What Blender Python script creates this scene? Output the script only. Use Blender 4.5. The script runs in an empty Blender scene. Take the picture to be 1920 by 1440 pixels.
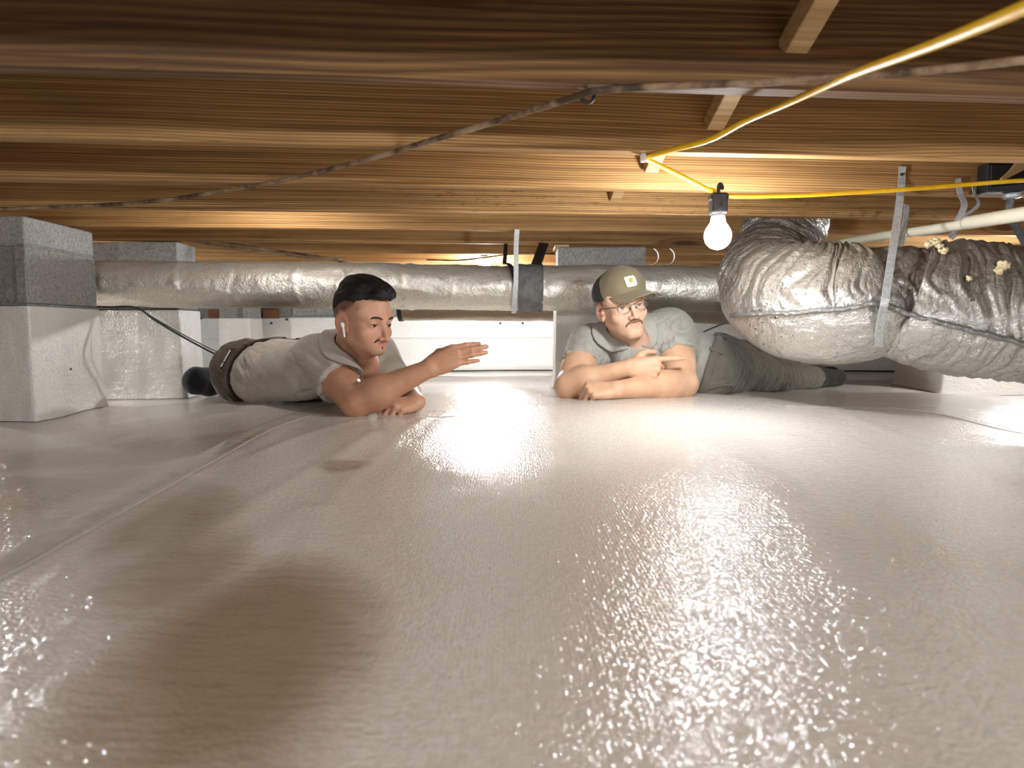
import bpy, bmesh, math, random
import numpy as np
from mathutils import Vector, Matrix
random.seed(7)
rng = np.random.default_rng(7)
SC = bpy.context.scene
COL = SC.collection
R = math.radians

# ------------------------------------------------------------------ camera
F_PX, PITCH, ROLL = 1300.0, R(4.29), R(-0.26)
CAM_Z = 0.30
cs_, sn_ = math.cos(ROLL), math.sin(ROLL)
cp_, sp_ = math.cos(PITCH), math.sin(PITCH)
cam_d = bpy.data.cameras.new('camera')
cam = bpy.data.objects.new('camera', cam_d)
COL.objects.link(cam)
cam_d.sensor_fit = 'HORIZONTAL'
cam_d.sensor_width = 36.0
cam_d.lens = F_PX / 1920 * 36.0
cam_d.clip_start = 0.02
right = Vector((cs_, sp_ * sn_, cp_ * sn_)); up = Vector((-sn_, sp_ * cs_, cp_ * cs_)); fwd = Vector((0, cp_, -sp_))
m = Matrix((right, up, -fwd)).transposed().to_4x4()
m.translation = (0, 0, CAM_Z)
cam.matrix_world = m
cam_d.dof.use_dof = True
cam_d.dof.focus_distance = 2.3
cam_d.dof.aperture_fstop = 5.0
SC.camera = cam

# ------------------------------------------------------------------ world, exposure
w = bpy.data.worlds.new('world'); SC.world = w
w.use_nodes = True
w.node_tree.nodes['Background'].inputs[0].default_value = (0.9, 0.95, 1.0, 1)
w.node_tree.nodes['Background'].inputs[1].default_value = 0.02
SC.view_settings.view_transform = 'Standard'
SC.view_settings.look = 'None'
SC.view_settings.gamma = 1.0
SC.view_settings.use_curve_mapping = False
SC.view_settings.exposure = 1.33
SC.cycles.max_bounces = 8
SC.cycles.diffuse_bounces = 5
SC.cycles.glossy_bounces = 4
SC.cycles.transparent_max_bounces = 8
SC.cycles.sample_clamp_indirect = 6.0
BULB_A, BULB_B, BULB_C = 175.0, 600.0, 560.0     # bulb surface radiance: A visible, B assumed, C added fill

# ------------------------------------------------------------------ geometry helpers
def ray(px, py):
    u, v = (px - 960) / F_PX, -(py - 720) / F_PX
    u2, v2 = cs_ * u - sn_ * v, sn_ * u + cs_ * v
    return Vector((u2, cp_ + sp_ * v2, -sp_ + cp_ * v2))
def P(px, py, Y):
    r = ray(px, py)
    return Vector((0, 0, CAM_Z)) + r * (Y / r.y)
def PZ(px, py, z):
    r = ray(px, py)
    return Vector((0, 0, CAM_Z)) + r * ((z - CAM_Z) / r.z)
def A(v): return np.array(v, dtype=np.float64)

def props(o, label=None, cat=None, group=None, kind=None):
    if label: o['label'] = label
    if cat: o['category'] = cat
    if group: o['group'] = group
    if kind: o['kind'] = kind
    return o
def link(name, me, mat=None, parent=None):
    o = bpy.data.objects.new(name, me)
    COL.objects.link(o)
    if mat is not None:
        for mm in (mat if isinstance(mat, (list, tuple)) else [mat]): me.materials.append(mm)
    if parent is not None: o.parent = parent
    return o
def thing(name, label, cat, loc=(0, 0, 0), group=None, kind=None):
    """An Empty at the thing's base; parts keep world coordinates through attach()."""
    o = bpy.data.objects.new(name, None); COL.objects.link(o)
    o.empty_display_size = 0.05
    o.location = loc
    return props(o, label, cat, group, kind)
def attach(o, parent):
    o.parent = parent
    if parent.type == 'EMPTY':
        o.matrix_parent_inverse = Matrix.Translation(-Vector(parent.location))
    return o
def shade(me, smooth=True):
    me.polygons.foreach_set('use_smooth', [smooth] * len(me.polygons)); me.update()
def mesh_np(name, V, Fq, smooth=True):
    me = bpy.data.meshes.new(name)
    V = np.asarray(V, dtype=np.float32); Fq = np.asarray(Fq, dtype=np.int32)
    n, k = Fq.shape
    me.vertices.add(len(V)); me.vertices.foreach_set('co', V.ravel())
    me.loops.add(n * k); me.loops.foreach_set('vertex_index', Fq.ravel())
    me.polygons.add(n); me.polygons.foreach_set('loop_start', np.arange(0, n * k, k, dtype=np.int32))
    try: me.polygons.foreach_set('loop_total', np.full(n, k, dtype=np.int32))
    except Exception: pass
    me.update(calc_edges=True); me.validate()
    shade(me, smooth)
    return me
def mesh_bm(name, bm, smooth=False):
    bmesh.ops.recalc_face_normals(bm, faces=bm.faces[:])
    me = bpy.data.meshes.new(name); bm.to_mesh(me); bm.free()
    if smooth: shade(me, True)
    return me
def bm_box(bm, lo, hi, mat4=None, bevel=0.0, seg=1):
    g = bmesh.ops.create_cube(bm, size=1.0)
    vs = g['verts']
    lo, hi = Vector(lo), Vector(hi)
    for v in vs:
        v.co = Vector([(lo[i] + hi[i]) / 2 + v.co[i] * (hi[i] - lo[i]) for i in range(3)])
    if bevel > 0:
        es = list({e for v in vs for e in v.link_edges})
        r = bmesh.ops.bevel(bm, geom=es, offset=bevel, segments=seg, affect='EDGES', profile=0.5)
        vs = list({v for f in r['faces'] for v in f.verts} | {v for v in vs if v.is_valid})
    if mat4 is not None:
        for v in vs: v.co = mat4 @ v.co
    return vs
def frames(path):
    """rotation-minimising frames along a polyline (N,3)"""
    Pn = np.asarray(path, float); n = len(Pn)
    T = np.zeros_like(Pn); T[1:-1] = Pn[2:] - Pn[:-2]; T[0] = Pn[1] - Pn[0]; T[-1] = Pn[-1] - Pn[-2]
    T /= np.linalg.norm(T, axis=1)[:, None] + 1e-12
    a = np.array([0, 0, 1.0]) if abs(T[0][2]) < 0.9 else np.array([0, 1.0, 0])
    u = a - T[0] * a.dot(T[0]); u /= np.linalg.norm(u)
    U = [u]
    for i in range(1, n):
        u = U[-1] - T[i] * U[-1].dot(T[i]); u /= np.linalg.norm(u) + 1e-12
        U.append(u)
    U = np.array(U); W = np.cross(T, U)
    return T, U, W
def spline(pts, n=24):
    """Catmull-Rom through pts (any dimension)"""
    Q = np.asarray([list(p) for p in pts], float)
    Q = np.vstack([2 * Q[0] - Q[1], Q, 2 * Q[-1] - Q[-2]])
    out = []
    for i in range(1, len(Q) - 2):
        t = np.linspace(0, 1, n, endpoint=False)[:, None]
        a, b, c, d = Q[i - 1], Q[i], Q[i + 1], Q[i + 2]
        out.append(0.5 * (2 * b + (c - a) * t + (2 * a - 5 * b + 4 * c - d) * t ** 2 + (3 * b - a - 3 * c + d) * t ** 3))
    out.append(Q[-2][None])
    return np.vstack(out)
def tube_mesh(name, path, r, seg=10, caps=True, disp=None):
    Pn = np.asarray(path, float); n = len(Pn)
    rr = np.full(n, r) if np.isscalar(r) else np.asarray(r, float)
    T, U, W = frames(Pn)
    th = np.linspace(0, 2 * math.pi, seg, endpoint=False)
    rad = np.repeat(rr[:, None], seg, 1)
    if disp is not None: rad = rad + disp(Pn, th)
    V = Pn[:, None, :] + rad[..., None] * (np.cos(th)[None, :, None] * U[:, None, :] + np.sin(th)[None, :, None] * W[:, None, :])
    V = V.reshape(-1, 3)
    i = np.arange(n - 1)[:, None] * seg; j = np.arange(seg)[None, :]; j2 = (j + 1) % seg
    Fq = np.stack([i + j, i + j2, i + seg + j2, i + seg + j], -1).reshape(-1, 4)
    if caps:
        V = np.vstack([V, Pn[0], Pn[-1]])
        c0, c1 = n * seg, n * seg + 1
        jj = np.arange(0, seg)
        k0 = np.stack([np.full(seg, c0), (jj + 1) % seg, jj, np.full(seg, c0)], -1)
        me = bpy.data.meshes.new(name)
        b = (n - 1) * seg
        faces = Fq.tolist() + [(c0, (q + 1) % seg, q) for q in range(seg)] + [(c1, b + q, b + (q + 1) % seg) for q in range(seg)]
        me.from_pydata(V.tolist(), [], faces); me.update(); shade(me, True)
        return me
    return mesh_np(name, V, Fq)
def ribbon_mesh(name, path, side, width, thick=0.0012):
    """flat strap: path (N,3), side vectors (N,3) across the width"""
    Pn = np.asarray(path, float); S = np.asarray(side, float)
    if S.ndim == 1: S = np.repeat(S[None], len(Pn), 0)
    T, _, _ = frames(Pn)
    S = S - T * (S * T).sum(1)[:, None]; S /= np.linalg.norm(S, axis=1)[:, None]
    N = np.cross(T, S)
    ring = [Pn + S * width / 2 + N * thick / 2, Pn - S * width / 2 + N * thick / 2, Pn - S * width / 2 - N * thick / 2, Pn + S * width / 2 - N * thick / 2]
    V = np.stack(ring, 1).reshape(-1, 3); n = len(Pn)
    faces = []
    for i in range(n - 1):
        for j in range(4):
            a, b = i * 4 + j, i * 4 + (j + 1) % 4
            faces.append((a, b, b + 4, a + 4))
    faces += [(3, 2, 1, 0), tuple(range((n - 1) * 4, n * 4))]
    me = bpy.data.meshes.new(name); me.from_pydata(V.tolist(), [], faces); me.update()
    return me

# ------------------------------------------------------------------ noise (value noise, numpy)
def _hash(ix, iy, iz, seed):
    h = (ix.astype(np.int64) * 374761393 + iy.astype(np.int64) * 668265263 + iz.astype(np.int64) * 2147483647 + seed * 974711) & 0xffffffff
    h = ((h ^ (h >> 13)) * 1274126177) & 0xffffffff
    return ((h ^ (h >> 16)) & 0xffff) / 32767.5 - 1.0
def vnoise(p, seed=0):
    p = np.asarray(p, float); i = np.floor(p); f = p - i; f = f * f * (3 - 2 * f)
    x, y, z = i[..., 0], i[..., 1], i[..., 2]; fx, fy, fz = f[..., 0], f[..., 1], f[..., 2]
    def H(a, b, c): return _hash(x + a, y + b, z + c, seed)
    def L(a, b, t): return a + (b - a) * t
    return L(L(L(H(0, 0, 0), H(1, 0, 0), fx), L(H(0, 1, 0), H(1, 1, 0), fx), fy), L(L(H(0, 0, 1), H(1, 0, 1), fx), L(H(0, 1, 1), H(1, 1, 1), fx), fy), fz)
def fbm(p, seed=0, o=3):
    s, a = 0.0, 1.0
    for k in range(o):
        s = s + a * vnoise(p * 2 ** k, seed + k); a *= 0.5
    return s

# ------------------------------------------------------------------ materials
class NT:
    def __init__(s, name):
        s.m = bpy.data.materials.new(name); s.m.use_nodes = True
        s.t = s.m.node_tree; s.n = s.t.nodes; s.b = s.n['Principled BSDF']
    def add(s, t, **k):
        n = s.n.new(t)
        for a, v in k.items():
            if hasattr(n, a) and not a.startswith('i_'): setattr(n, a, v)
        return n
    def lk(s, a, b): s.t.links.new(a, b)
    def val(s, node, **k):
        for a, v in k.items(): node.inputs[a.replace('_', ' ')].default_value = v
        return node
    def coord(s, kind='Object', scale=(1, 1, 1), rot=(0, 0, 0), rand=False):
        tc = s.add('ShaderNodeTexCoord'); mp = s.add('ShaderNodeMapping')
        mp.inputs['Scale'].default_value = scale; mp.inputs['Rotation'].default_value = rot
        src = tc.outputs[kind]
        if rand:
            oi = s.add('ShaderNodeObjectInfo'); mu = s.add('ShaderNodeMath', operation='MULTIPLY'); mu.inputs[1].default_value = 37.0
            s.lk(oi.outputs['Random'], mu.inputs[0])
            va = s.add('ShaderNodeVectorMath', operation='ADD'); s.lk(src, va.inputs[0]); s.lk(mu.outputs[0], va.inputs[1]); src = va.outputs[0]
        s.lk(src, mp.inputs['Vector'])
        return mp.outputs['Vector']
    def noise(s, vec, scale=5, detail=4, rough=0.6, dist=0.0):
        n = s.add('ShaderNodeTexNoise'); n.inputs['Scale'].default_value = scale; n.inputs['Detail'].default_value = detail
        n.inputs['Roughness'].default_value = rough; n.inputs['Distortion'].default_value = dist
        if vec is not None: s.lk(vec, n.inputs['Vector'])
        return n.outputs['Fac']
    def ramp(s, fac, stops, interp='LINEAR'):
        n = s.add('ShaderNodeValToRGB'); cr = n.color_ramp; cr.interpolation = interp
        while len(cr.elements) < len(stops): cr.elements.new(0.5)
        for e, (p, c) in zip(cr.elements, stops):
            e.position = p; e.color = (*c, 1) if len(c) == 3 else c
        s.lk(fac, n.inputs['Fac']); return n.outputs['Color']
    def mix(s, fac, a, b, mode='MIX'):
        n = s.add('ShaderNodeMix', data_type='RGBA', blend_type=mode)
        for v, i in ((fac, 0), (a, 6), (b, 7)):
            if hasattr(v, 'is_linked'): s.lk(v, n.inputs[i])
            else: n.inputs[i].default_value = v if i == 0 else ((*v, 1) if len(v) == 3 else v)
        return n.outputs[2]
    def math(s, op, a, b=None):
        n = s.add('ShaderNodeMath', operation=op)
        for v, i in ((a, 0), (b, 1)):
            if v is None: continue
            if hasattr(v, 'is_linked'): s.lk(v, n.inputs[i])
            else: n.inputs[i].default_value = v
        return n.outputs[0]
    def bump(s, h, strength=0.3, dist=0.01, prev=None):
        n = s.add('ShaderNodeBump'); n.inputs['Strength'].default_value = strength; n.inputs['Distance'].default_value = dist
        s.lk(h, n.inputs['Height'])
        if prev is not None: s.lk(prev, n.inputs['Normal'])
        return n.outputs['Normal']
    def out(s, color=None, rough=None, metal=None, normal=None, spec=None, coat=None, coat_rough=None):
        for v, k in ((color, 'Base Color'), (rough, 'Roughness'), (metal, 'Metallic'), (normal, 'Normal'), (spec, 'Specular IOR Level'), (coat, 'Coat Weight'), (coat_rough, 'Coat Roughness')):
            if v is None: continue
            if hasattr(v, 'is_linked'): s.lk(v, s.b.inputs[k])
            else: s.b.inputs[k].default_value = (*v, 1) if isinstance(v, tuple) and len(v) == 3 else v
        return s.m
def plain(name, color, rough=0.6, metal=0.0, spec=0.5, nscale=60, var=0.12, bump=0.15):
    t = NT(name); v = t.coord('Object', rand=True)
    f = t.noise(v, nscale, 3)
    c = t.ramp(f, [(0.25, tuple(x * (1 - var) for x in color)), (0.75, tuple(min(1, x * (1 + var)) for x in color))])
    return t.out(c, rough, metal, t.bump(f, bump, 0.002), spec)

def wood_mat(name, dark, mid, light, grain=150.0, stain=0.5):
    t = NT(name)
    v = t.coord('Object', (0.55, 6.0, 6.0), rand=True)
    warp = t.noise(v, 1.3, 3, 0.55)
    # long streaky rings across the face of the board
    v2 = t.coord('Object', (0.35, 1.0, 1.0), rand=True)
    sep = t.add('ShaderNodeSeparateXYZ'); t.lk(v2, sep.inputs[0])
    lowf = t.noise(t.coord('Object', (0.45, 2.2, 2.2), rand=True), 1.7, 2, 0.5)
    k = t.math('ADD', t.math('MULTIPLY', sep.outputs[2], grain), t.math('MULTIPLY', sep.outputs[1], grain))
    k = t.math('ADD', k, t.math('MULTIPLY', lowf, 9.0))
    ring = t.math('FRACT', k)
    fine = t.noise(t.coord('Object', (1.2, 150, 150), rand=True), 1.0, 3, 0.7)
    c = t.ramp(ring, [(0.0, mid), (0.5, light), (0.8, mid), (0.92, tuple(0.5 * (a + b) for a, b in zip(dark, mid))), (1.0, mid)])
    blot = t.noise(t.coord('Object', (0.9, 3.0, 3.0), rand=True), 1.6, 4, 0.6)
    c = t.mix(t.ramp(blot, [(0.35, (0, 0, 0)), (0.7, (0.75, 0.75, 0.75))]), c, tuple(0.5 * (a + b) for a, b in zip(dark, mid)))
    c = t.mix(t.ramp(fine, [(0.36, (0.65, 0.65, 0.65)), (0.58, (0, 0, 0))]), c, dark)
    # grey-black mildew stains, specks
    sp = t.noise(t.coord('Object', (6, 22, 22), rand=True), 4.0, 4, 0.75)
    area = t.noise(t.coord('Object', (0.7, 1.5, 3.0), rand=True), 1.1, 2, 0.5)
    st = t.math('MULTIPLY', t.ramp(sp, [(0.56, (0, 0, 0)), (0.66, (1, 1, 1))]), t.ramp(area, [(0.52, (0, 0, 0)), (0.66, (stain, stain, stain))]))
    c = t.mix(st, c, (0.03, 0.02, 0.015))
    # knots
    vo = t.add('ShaderNodeTexVoronoi'); vo.inputs['Scale'].default_value = 1.0
    t.lk(t.coord('Object', (1.1, 3.3, 5.5), rand=True), vo.inputs['Vector'])
    kn = t.ramp(vo.outputs['Distance'], [(0.05, (0.9, 0.9, 0.9)), (0.10, (0.15, 0.15, 0.15)), (0.13, (0.5, 0.5, 0.5)), (0.17, (0, 0, 0))])
    c = t.mix(kn, c, (0.06, 0.025, 0.01))
    h = t.math('ADD', t.math('MULTIPLY', ring, 0.5), fine)
    return t.out(c, 0.72, 0, t.bump(h, 0.35, 0.002), 0.3)

def concrete_mat(name, base, rough=0.9, grain=110):
    t = NT(name); v = t.coord('Object', rand=True)
    f = t.noise(v, grain, 4, 0.7); g = t.noise(v, 7, 4, 0.6)
    c = t.ramp(f, [(0.3, tuple(x * 0.55 for x in base)), (0.5, base), (0.72, tuple(min(1, x * 1.45) for x in base))])
    c = t.mix(t.ramp(g, [(0.4, (0, 0, 0)), (0.75, (0.5, 0.5, 0.5))]), c, tuple(x * 0.62 for x in base))
    return t.out(c, rough, 0, t.bump(f, 0.8, 0.004), 0.25)

def liner_mat(name, base=(0.80, 0.765, 0.705), rough=0.10, weave=0.16, crinkle=0.16, blotches=False):
    t = NT(name); v = t.coord('Object')
    # fine scrim weave: threads both ways, broken up by noise
    def threads(scale, rot):
        wv = t.add('ShaderNodeTexWave', wave_type='BANDS', bands_direction='X'); wv.inputs['Scale'].default_value = scale
        wv.inputs['Distortion'].default_value = 1.5; wv.inputs['Detail'].default_value = 2; wv.inputs['Detail Scale'].default_value = 2.0
        t.lk(t.coord('Object', rot=rot), wv.inputs['Vector']); return wv.outputs['Fac']
    wa, wb = threads(62, (0, 0, 0)), threads(62, (0, 0, R(90)))
    nz = t.noise(v, 190, 1, 0.5)
    ck = t.noise(t.coord('Object', (9, 75, 40)), 1.0, 4, 0.62, 0.6)
    ck = t.ramp(ck, [(0.38, (0, 0, 0)), (0.5, (1, 1, 1)), (0.62, (0.75, 0.75, 0.75))])
    big = t.noise(t.coord('Object', (2.6, 1.1, 2)), 1.5, 3, 0.5)
    c = t.mix(t.ramp(big, [(0.35, (0, 0, 0)), (0.7, (0.55, 0.55, 0.55))]), base, tuple(a * b for a, b in zip(base, (0.86, 0.82, 0.77))))
    mot = t.noise(v, 95, 3, 0.7)
    c = t.mix(t.ramp(mot, [(0.42, (0.28, 0.28, 0.28)), (0.55, (0, 0, 0))]), c, tuple(a * b for a, b in zip(base, (0.72, 0.66, 0.58))))
    if blotches:
        at = t.add('ShaderNodeAttribute', attribute_name='brown_tint')  # mask for the brownish tint and its darker fine lines
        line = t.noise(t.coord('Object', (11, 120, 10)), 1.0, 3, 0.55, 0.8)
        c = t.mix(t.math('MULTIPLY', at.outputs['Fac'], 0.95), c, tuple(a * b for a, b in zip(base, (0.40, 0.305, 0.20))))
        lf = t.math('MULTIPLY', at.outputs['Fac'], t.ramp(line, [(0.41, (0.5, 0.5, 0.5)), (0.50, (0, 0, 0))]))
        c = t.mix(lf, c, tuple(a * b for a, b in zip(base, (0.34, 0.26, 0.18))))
    n = t.bump(ck, crinkle, 0.006)
    n = t.bump(t.math('ADD', wa, wb), weave, 0.0012, n)
    n = t.bump(nz, 0.75, 0.0026, n); n = t.bump(t.noise(v, 60, 2, 0.5), 0.22, 0.005, n)
    return t.out(c, rough, 0, n, 0.95)

def foil_mat(name, base=(0.62, 0.60, 0.56), rough=0.33, dust=0.5, dustcol=(0.17, 0.14, 0.11), crink=0.55, cs=28, lo_=0.30, specks=False):
    t = NT(name); v = t.coord('Object')
    a = t.noise(v, cs, 5, 0.7, 0.15); b = t.noise(v, cs * 6, 3, 0.6); bl = t.noise(v, 5, 4, 0.6)
    geo = t.add('ShaderNodeNewGeometry'); sx = t.add('ShaderNodeSeparateXYZ'); t.lk(geo.outputs['Normal'], sx.inputs[0])
    top = t.ramp(t.math('ADD', t.math('MULTIPLY', sx.outputs[2], 0.5), t.math('MULTIPLY', bl, 0.55)), [(lo_, (0, 0, 0)), (lo_ + 0.2, (1, 1, 1))])
    df = t.math('MULTIPLY', top, dust)
    c = t.mix(df, t.ramp(b, [(0.2, tuple(x * 0.72 for x in base)), (0.7, base)]), dustcol)
    if specks:
        c = t.mix(t.math('MULTIPLY', top, 0.80), c, (0.19, 0.16, 0.125))
        sk = t.noise(v, 75, 4, 0.7); ar = t.noise(v, 6, 3, 0.6)
        mk = t.math('MULTIPLY', t.ramp(sk, [(0.60, (0, 0, 0)), (0.64, (1, 1, 1))]), t.ramp(ar, [(0.46, (0.12, 0.12, 0.12)), (0.62, (1, 1, 1))]))
        c = t.mix(mk, c, (0.03, 0.026, 0.022))
    metal = t.math('SUBTRACT', 0.95, t.math('MULTIPLY', df, 0.75))
    ro = t.math('ADD', rough, t.math('MULTIPLY', df, 0.4))
    n = t.bump(a, crink, 0.012); n = t.bump(b, 0.3, 0.002, n)
    return t.out(c, ro, metal, n, 0.5)

WOOD = wood_mat('joist_wood', (0.105, 0.046, 0.016), (0.39, 0.208, 0.070), (0.63, 0.38, 0.15))
WOOD_DIM = wood_mat('dim_lit_joist_wood', (0.046, 0.020, 0.008), (0.135, 0.066, 0.023), (0.26, 0.14, 0.05), 60.0)  # joist wood darkened: weak light on the nearest joist put into its colour
WOOD2 = wood_mat('pale_wood', (0.30, 0.18, 0.08), (0.50, 0.33, 0.16), (0.60, 0.42, 0.22), 40, 0.2)
WOOD3 = wood_mat('subfloor_wood', (0.10, 0.05, 0.025), (0.20, 0.11, 0.05), (0.28, 0.16, 0.08), 18, 0.4)
CONC = concrete_mat('concrete_block', (0.30, 0.295, 0.28))
CONC_D = concrete_mat('weathered_block', (0.24, 0.23, 0.205))
CONC_W = concrete_mat('foundation_wall', (0.22, 0.22, 0.205), grain=60)
BRICK = concrete_mat('brown_brick', (0.20, 0.085, 0.045), grain=70)
FLOOR_M = liner_mat('floor_liner', blotches=True)
LINER = liner_mat('wall_liner', (0.66, 0.65, 0.62), 0.30, 0.35, 0.2)
LINER_P = liner_mat('pier_liner', (0.64, 0.62, 0.58), 0.30, 0.5, 0.35)
SEAM = plain('seam_tape', (0.60, 0.56, 0.50), 0.22, 0, 0.5, 30, 0.15, 0.25)
FOIL = foil_mat('duct_foil', (0.78, 0.75, 0.68), 0.42, 0.45, (0.30, 0.26, 0.20), 0.6, 22)
FOIL_F = foil_mat('flex_foil', (0.70, 0.69, 0.66), 0.24, 0.55, (0.060, 0.047, 0.034), 0.9, 40, 0.19, True)
FOIL_D = foil_mat('old_insulation_foil', (0.50, 0.46, 0.38), 0.5, 0.5, (0.25, 0.2, 0.14), 0.5, 20)
MASTIC = plain('mastic_tape', (0.13, 0.13, 0.125), 0.65, 0, 0.4, 30, 0.35, 0.8)
GALV = plain('galvanised_steel', (0.55, 0.57, 0.58), 0.45, 0.35, 0.5, 160, 0.3, 0.2)
PVC = plain('cream_pipe', (0.74, 0.70, 0.55), 0.35, 0, 0.5, 12, 0.06, 0.05)
YELLOW = plain('yellow_cord', (0.86, 0.50, 0.008), 0.42, 0, 0.5, 40, 0.08, 0.1)
BLACK = plain('black_plastic', (0.018, 0.018, 0.02), 0.5, 0, 0.4, 60, 0.3, 0.1)
DKPIPE = plain('dark_iron', (0.035, 0.033, 0.03), 0.6, 0.3, 0.4, 50, 0.3, 0.3)
GREYPL = plain('grey_conduit', (0.13, 0.135, 0.14), 0.5, 0, 0.4, 50, 0.2, 0.1)
WHITEPL = plain('white_plastic', (0.80, 0.80, 0.78), 0.3, 0, 0.5, 20, 0.03, 0.03)
TUFT = plain('insulation_fibre', (0.62, 0.52, 0.33), 0.95, 0, 0.1, 120, 0.3, 1.0)
def cable_mat():
    t = NT('dirty_brown_cable'); v = t.coord('Object', (3.6, 3.6, 3.6))
    f = t.noise(v, 3.0, 4, 0.65); g = t.noise(v, 14, 3, 0.7)
    c = t.ramp(t.math('ADD', t.math('MULTIPLY', f, 0.85), t.math('MULTIPLY', g, 0.15)), [(0.40, (0.07, 0.042, 0.027)), (0.5, (0.22, 0.14, 0.085)), (0.62, (0.36, 0.26, 0.165))])
    return t.out(c, 0.7, 0, t.bump(g, 0.4, 0.003), 0.3)
CABLE = cable_mat()
def bulb_mat(strength):
    m_ = bpy.data.materials.new('lit_bulb_glass'); m_.use_nodes = True
    b = m_.node_tree.nodes['Principled BSDF']
    b.inputs['Base Color'].default_value = (0.9, 0.9, 0.9, 1)
    b.inputs['Emission Color'].default_value = (0.95, 0.975, 1.0, 1); b.inputs['Emission Strength'].default_value = strength
    return m_
# ------------------------------------------------------------------ floor
JZ = CAM_Z + 0.397           # underside of the joists
YAW = R(5.72); JD0, JS, JT, JH = 1.124, 0.4064, 0.038, 0.235
RX0, RX1, RY0, RY1 = -3.6, 4.2, -2.6, 5.0
def fpt(px, py, Y):
    p = P(px, py, Y); return (p.x, p.y, p.z)
CTRL = [(-1.0, 0.2, 0), (0, 0.2, 0), (1.0, 0.2, 0), (-1.0, 0.9, 0.0), (0, 0.9, 0.005), (1.0, 0.9, 0.005), (0.0, 1.5, 0.018), (-1.2, 1.6, 0.0), (1.4, 1.6, 0.02),
        (-2.4, 1.8, 0), (2.4, 1.6, 0.01), (-1.63, 2.33, 0.003), (-1.65, 2.7, 0.015), fpt(672, 779, 2.08), fpt(755, 776, 2.12), fpt(560, 753, 2.45), fpt(430, 751, 2.72), fpt(470, 752, 2.6),
        fpt(1062, 745, 2.40), fpt(1150, 747, 2.30), fpt(1290, 744, 2.42), fpt(1345, 736, 2.8), fpt(1450, 733, 3.1), fpt(1560, 727, 3.5), fpt(900, 733, 2.75), fpt(900, 713, 3.5),
        fpt(1600, 745, 2.6), fpt(1850, 752, 2.5), fpt(1900, 745, 3.2), fpt(1050, 708, 3.9), (-1.5, 2.98, 0.02), (0.3, 3.1, 0.04), (-1.2, 3.6, 0.03), (-2.5, 3.4, 0.0), (0, 4.5, 0.02), (-2, 4.6, 0.0), (2, 4.5, 0.0), (3, 3.0, 0.03),
        (-3.4, 0, 0), (4, 0, 0), (-3.4, 4.8, 0), (4, 4.8, 0), (0, -2, 0), (-3, 2.5, 0), (4, 2.5, 0.02)]
CT = np.array(CTRL)
def floor_base(X, Y):
    X = np.asarray(X, float); Y = np.asarray(Y, float)
    num = np.zeros_like(X); den = np.zeros_like(X)
    for cx, cy, cz in CT:
        d2 = (X - cx) ** 2 + (Y - cy) ** 2
        wgt = 1.0 / (d2 + 0.012) ** 2
        num += wgt * cz; den += wgt
    return num / den
def seg_dist(X, Y, pts):
    best = np.full(X.shape, 1e9)
    for (ax, ay), (bx, by) in zip(pts[:-1], pts[1:]):
        dx, dy = bx - ax, by - ay; L2 = dx * dx + dy * dy + 1e-12
        t = np.clip(((X - ax) * dx + (Y - ay) * dy) / L2, 0, 1)
        best = np.minimum(best, np.hypot(X - ax - t * dx, Y - ay - t * dy))
    return best
def fl(*pp): return [tuple(q[:2]) for q in spline([PZ(x, y, 0.005).to_2d() for x, y in pp], 10)]
FOLDS = [(fl((0, 1290), (180, 1150), (330, 1040), (520, 930), (700, 840)), 0.022, 0.010), (fl((-60, 1440), (200, 1240), (420, 1060), (580, 960)), 0.03, 0.010),
         (fl((500, 1170), (560, 1040), (660, 910), (800, 810)), 0.016, 0.007), (fl((380, 900), (520, 860), (680, 815)), 0.02, 0.006), (fl((700, 1000), (740, 900), (840, 810)), 0.02, 0.004),
         (fl((-80, 1180), (120, 1050), (330, 930), (560, 830)), 0.03, -0.006), (fl((1480, 850), (1620, 930), (1800, 1060)), 0.03, 0.004), (fl((1380, 880), (1500, 1000), (1600, 1150)), 0.025, 0.004),
         (fl((1560, 800), (1750, 860), (1960, 960)), 0.03, 0.005), (fl((1420, 850), (1550, 960), (1720, 1100)), 0.02, -0.004), (fl((1480, 797), (1640, 792), (1760, 797), (1960, 830)), 0.012, 0.008),
         (fl((760, 724), (880, 716), (1000, 712), (1060, 716)), 0.02, 0.006), (fl((620, 1440), (560, 1280), (480, 1160)), 0.05, -0.004), (fl((0, 880), (200, 830), (420, 800)), 0.04, 0.006)]
def floor_z(X, Y, detail=True):
    X = np.atleast_1d(np.asarray(X, float)); Y = np.atleast_1d(np.asarray(Y, float))
    z = floor_base(X, Y)
    if detail:
        for pts, wd, h in FOLDS:
            d = seg_dist(X, Y, pts); z = z + 0.38 * h * np.exp(-(d / wd) ** 2)
        q = np.stack([X * 1.7, Y * 0.9, np.zeros_like(X)], -1)
        z = z + 0.006 * fbm(q, 3, 3) * (1 - 0.6 * np.exp(-((X) ** 2 + (Y - 2.4) ** 2)))
    return z
def fz(x, y): return float(floor_z(x, y)[0])
xs = np.concatenate([np.linspace(RX0, -1.7, 40, endpoint=False), np.linspace(-1.7, 1.7, 260, endpoint=False), np.linspace(1.7, RX1, 50)])
ys = np.concatenate([np.linspace(RY0, 0.2, 30, endpoint=False), np.linspace(0.2, 1.6, 150, endpoint=False), np.linspace(1.6, 3.8, 130, endpoint=False), np.linspace(3.8, RY1, 30)])
GX, GY = np.meshgrid(xs, ys, indexing='xy')
GZ = floor_z(GX.ravel(), GY.ravel()).reshape(GX.shape)
nx, ny = len(xs), len(ys)
ii, jj = np.meshgrid(np.arange(nx - 1), np.arange(ny - 1))
q0 = (jj * nx + ii).ravel()
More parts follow.
